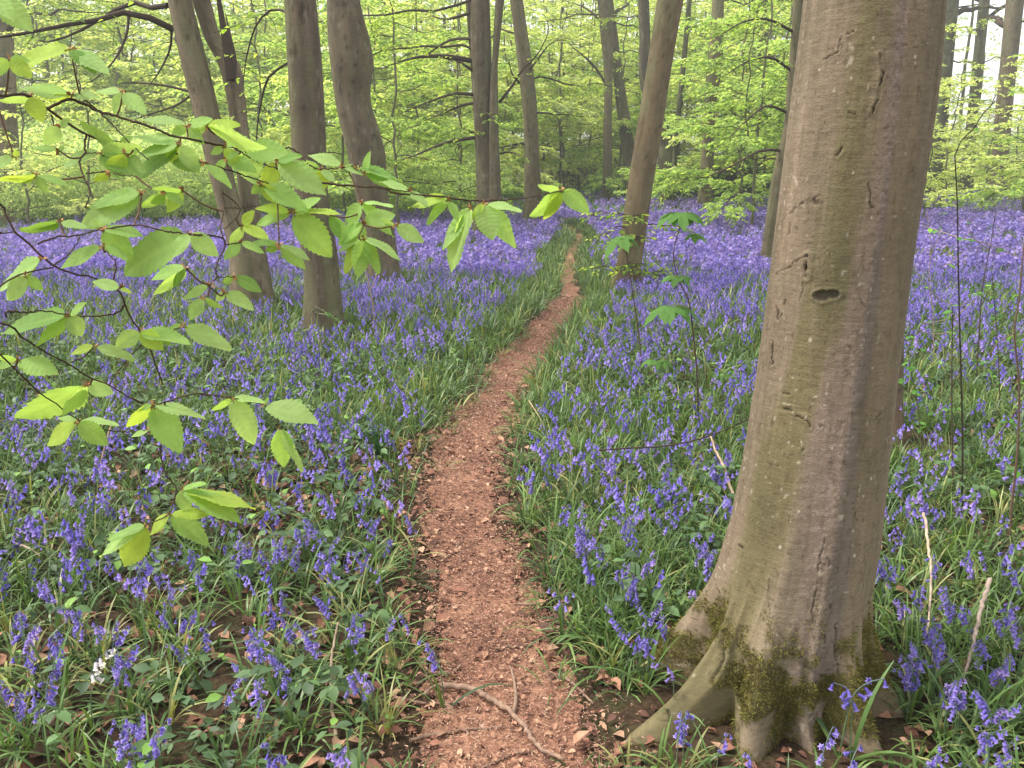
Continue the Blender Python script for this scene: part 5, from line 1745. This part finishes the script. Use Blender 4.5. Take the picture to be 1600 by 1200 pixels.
def bluebell(i, x, y, h, nod, az, label, bells_apart, group='bluebells in flower'):
    v = int(np.argmin([abs(a[0] - nod) + .12 * ((i * 7 + k * 3) % 10) / 10 for k, a in enumerate(VAR)]))
    key = (v, bells_apart)
    z = float(gh(x, y)) - .004
    if key not in protos:
        st_, M_, T_ = VAR[v][1]
        t = thing('bluebell', label, 'bluebell', (0, 0, 0), group)
        stem_mb(st_, T_).build('stem', M_STEM, t)
        col = VIO[v % 4]
        if bells_apart:
            for Mx, Tx in zip(M_, T_):
                m = MB()
                m.many(BELL[0], Mx[None], np.zeros((1, 3)), (col * np.random.default_rng(v).uniform(.85, 1.15))[None])
                b = m.build('bell', M_PETAL, t)
                b.location = tuple(Tx)
        else:
            m = MB()
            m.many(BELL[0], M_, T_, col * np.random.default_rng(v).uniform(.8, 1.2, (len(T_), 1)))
            m.build('flower_head', M_PETAL, t)
        leaf_tuft(v).build('strap_leaves', M_GRASS, t)
        protos[key] = t
    else:
        t = dup(protos[key])
    s = h / .27
    t.location = (x, y, z)
    t.rotation_euler = (0, 0, az)
    t.scale = (s, s, s)
    t['label'] = label
    t['group'] = group
    return t


for i, (x, y, h, nod, az) in enumerate(near):
    if x > HC[0] + .12 or (x > HC[0] and y > HC[1]):
        zk = 'rr'
    elif float(path_side(x, y)) < 50 and x > float(np.interp(y, PY, PXR)) - .05:
        zk = 'nr' if y < 3.2 else 'mr'
    else:
        zk = 'nl' if y < 3.0 else 'ml'
    bluebell(i, float(x), float(y), float(h), float(nod), float(az), ZL[zk], i < 90)


def special(px_, py__, h, az, label, i, nod=.9, zt=.80, col=None):
    top = G(px_, py__, h * zt)
    x, y = top[0] - cos(az) * nod * h * .16, top[1] - sin(az) * nod * h * .16
    t = bluebell(i, float(x), float(y), h, nod, az, label, True)
    del t['group']
    return t


special(675, 1003, .26, 2.6, 'lone violet bluebell leaning over the left margin of the path', 3)
special(1040, 1040, .24, 3.6, 'single arching bluebell in front of the left root of the massive beech', 7, 1.0)
special(1322, 1072, .30, 3.4, 'bluebell with spread bells in front of the right root, left one of two', 4)
special(1352, 1066, .31, -.4, 'taller bluebell in front of the right root, right one of two', 9)

# the one white flower
st_, M_, T_ = raceme(777, .31, 9, .9)
top = G(130, 1030, .25)
t = thing('white_bluebell', 'single creamy white bluebell among the violet ones at lower left', 'flower', (top[0], top[1], float(gh(top[0], top[1]))))
o = stem_mb(st_, T_).build('stem', M_STEM, t, origin=(1e-9, 0, 0))
for Mx, Tx in zip(M_, T_):
    m = MB()
    m.many(BELL[0], Mx[None] * 1.1, np.zeros((1, 3)), lin(246, 242, 218)[None])
    b = m.build('bell', M_PETAL, t, origin=(1e-9, 0, 0))
    b.location = tuple(Tx)
leaf_tuft(77).build('strap_leaves', M_GRASS, t, origin=(1e-9, 0, 0))

# ---- the carpet beyond, past counting
mb, ms = MB(), MB()
rng = np.random.default_rng(321)
mids = []
for i in range(6):
    st_, M_, T_ = raceme(900 + i, .27, 6 + i % 4, [.9, .6, .8, .5, 1.0, .7][i])
    a = MB()
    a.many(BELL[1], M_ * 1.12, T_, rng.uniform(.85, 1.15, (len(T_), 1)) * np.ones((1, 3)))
    v, q, t_, c = a.arrays()
    b = MB()
    tube(b, st_[::3], np.linspace(.002, .0012, len(st_[::3])), 3, (1, 1, 1), cap=False)
    v2, q2, t2, c2 = b.arrays()
    mids.append(((v, q, t_ if len(t_) else None, c), (v2, q2, None, c2)))


def vtint(n, rng, pale=0.0):
    base = np.array(VIO)[rng.integers(0, 4, n)] * rng.uniform(.8, 1.2, (n, 1))
    return np.clip(base * (1 - pale) + lin(164, 148, 232) * pale, 0, 1)


def plant_mid(x, y, s=1.0):
    n = len(x)
    k = rng.integers(0, 6, n)
    az = rng.uniform(0, 2 * pi, n)
    sc = rng.uniform(.65, 1.15, n) * s
    tn = vtint(n, rng)
    z = gh(x, y) - .005
    for j in range(6):
        m = k == j
        Mx = rotz(az[m]) * sc[m][:, None, None]
        T = np.stack([x[m], y[m], z[m]], -1)
        mb.many(mids[j][0], Mx, T, tn[m])
        ms.many(mids[j][1], Mx, T, np.repeat(lin(96, 122, 72)[None], m.sum(), 0))


plant_mid(rest[:, 0], rest[:, 1])


def dens(x, y):
    """Share of the ground in flower."""
    cl = sstep(.38, .66, fbm(np.stack([x * 1.3, y * 1.3, 0 * x + 2], -1), 3))
    d = path_side(x, y)
    mar = np.interp(y, [3, 6, 9, 14, 20], [.10, .30, .45, .5, .3])
    f = sstep(mar * .5, mar * 1.35, d)
    grow = np.interp(y, [3.5, 6, 9, 13, 20], [.16, .44, .70, .9, 1.0])
    return np.clip((.25 + .75 * cl) * f * grow * 1.1, 0, 1)


x, y = wedge(25000, 3.7, 12.5, rng, 1.2)
k = (rng.random(len(x)) < dens(x, y)) & clear_of_trunks(x, y)
plant_mid(x[k], y[k], 1.0)
x, y = wedge(2900, 2.7, 4.8, rng, 1.2)
k = (rng.random(len(x)) < .22 * sstep(.1, .4, path_side(x, y))) & clear_of_trunks(x, y) & (x < HC[0] + .2)
plant_mid(x[k], y[k], .85)
# far: a few bent petals a head
fv, ff, fc = [], [], []
rg3 = np.random.default_rng(4)
for i in range(6):
    a = rg3.uniform(0, 6.28)
    zc = .17 + .10 * i / 6
    o3 = np.array([cos(a) * .018, sin(a) * .018, zc])
    s3 = np.array([-sin(a), cos(a), 0]) * .017
    u3 = np.array([cos(a) * .012, sin(a) * .012, -.026])
    b0 = len(fv)
    fv += [o3 - s3 * .5, o3 + s3 * .5, o3 + u3 + s3, o3 + u3 - s3]
    fc += [(.85,) * 3] * 2 + [(1.15,) * 3] * 2
    ff.append((b0, b0 + 1, b0 + 2, b0 + 3))
FARB = (np.array(fv), np.array(ff), None, np.array(fc))


def plant_far(x, y, s):
    n = len(x)
    Mx = rotz(rng.uniform(0, 6.28, n)) @ rotx(rng.normal(0, .2, n)) * (rng.uniform(.75, 1.15, n) * s)[:, None, None]
    mb.many(FARB, Mx * np.array([1.3, 1.3, 1.0]), np.stack([x, y, gh(x, y)], -1), vtint(n, rng) * .88)


def field(x, y):
    """Where the far carpet grows: it ends nearer on the left than on the right."""
    px = 800 + FPX * .967 * x / y
    lim = np.interp(px, [-100, 200, 450, 700, 950, 1150, 1700], [19, 20, 22, 27, 42, 48, 34])
    return rng.random(len(x)) < sstep(1.12, .72, y / (lim * (1 + .25 * (fbm(np.stack([x * .4, y * .4, 0 * x], -1), 2) - .5))))


x, y = wedge(34000, 11.5, 24, rng, .8)
k = (rng.random(len(x)) < dens(x, y)) & clear_of_trunks(x, y) & field(x, y)
plant_far(x[k], y[k], 1.15)
x, y = wedge(42000, 22, 50, rng, 1)
fade = np.clip(.25 + .75 * sstep(.36, .58, fbm(np.stack([x * .5, y * .35, 0 * x + 6], -1), 3)), 0, 1)
k = field(x, y) & (rng.random(len(x)) < (.9 * dens(x, y) + .1) * fade)
plant_far(x[k], y[k], 1.45)
o = mb.build('bluebell_carpet', M_PETAL)
o['kind'] = 'stuff'
tag(o, 'violet haze of massed bluebells spreading between the trunks', 'bluebells')
o = ms.build('bluebell_stems', M_STEM)
o['kind'] = 'stuff'
tag(o, 'thin green stalks below the massed bluebells', 'stalks')

# small yellow-green feathery plants
def fern_leaf(px_, py__, Y, size, label, seed, col):
    rg4 = np.random.default_rng(seed)
    b = G(px_, py__ + 18, .0)
    top = P(px_, py__, b[1])
    t = thing('feathery_plant', label, 'plant', (b[0], b[1], 0))
    m1, m2 = MB(), MB()
    for i in range(4):
        az = rg4.uniform(0, 6.28)
        e = top + np.array([cos(az), sin(az), .0]) * size * .7
        p_ = spline([np.array([b[0], b[1], -.01]), top * .8 + b * .2, e], 9)
        tube(m1, p_, .0018, 4, lin(120, 150, 80), cap=False)
        for q_ in p_[4:]:
            n = 9
            d = rg4.normal(0, 1, (n, 3)) * np.array([1, 1, .25])
            m2.many(FL, orient(d, np.array([0, 0, 1.0]) + rg4.normal(0, .2, (n, 3))) * rg4.uniform(size * .15, size * .32, n)[:, None, None], q_ + d * size * .12, col * rg4.uniform(.8, 1.15, (n, 1)))
    m1.build('stems', M_STEM, t)
    m2.build('foliage', M_FAR, t)


fern_leaf(950, 500, 0, .13, 'pale yellow-green feathery plant right of the path below the leaning beech', 1, lin(160, 190, 100))
fern_leaf(1128, 585, 0, .13, 'fresh green feathery plant among bluebells just left of the massive beech', 2, lin(120, 170, 90))
fern_leaf(1000, 625, 0, .10, 'small fresh green plant beside the sycamore sapling foot', 3, lin(120, 172, 84))

# dark grass clump by the path
x0 = G(596, 722)
mb = MB()
tufts(mb, np.full(3, x0[0]), np.full(3, x0[1]), 26, (.16, .30), (.004, .008), np.random.default_rng(5), 5, tint=lambda n, r_: lin(52, 92, 50) * r_.uniform(.7, 1.2, (n, 1)), lean=(.02, .4), spread=.06)
o = mb.build('grass_clump', M_GRASS, origin=(x0[0], x0[1], 0))
tag(o, 'dark green upright grass clump left of the path', 'grass clump')

# ------------------------------------------------------------------ the misty spring air
def haze(density):
    m = bpy.data.materials.new('misty_air')
    m.use_nodes = True
    n, l = m.node_tree.nodes, m.node_tree.links
    n.remove(n['Principled BSDF'])
    v = n.new('ShaderNodeVolumePrincipled')
    v.inputs['Color'].default_value = (.97, .98, .95, 1)
    v.inputs['Density'].default_value = density
    v.inputs['Anisotropy'].default_value = 0.3
    l.new(v.outputs[0], n['Material Output'].inputs['Volume'])
    x0, x1, y0, y1, z0, z1 = -95, 95, -12, 90, -1.6, 20
    me = bpy.data.meshes.new('haze')
    me.from_pydata([(x, y, z) for z in (z0, z1) for y in (y0, y1) for x in (x0, x1)], [],
                   [(0, 2, 3, 1), (4, 5, 7, 6), (0, 1, 5, 4), (2, 6, 7, 3), (0, 4, 6, 2), (1, 3, 7, 5)])
    me.materials.append(m)
    o = bpy.data.objects.new('haze', me)
    C.objects.link(o)
    o['kind'] = 'stuff'
    tag(o, 'thin pale mist hanging in the air of the wood', 'haze')


haze(0.0028)
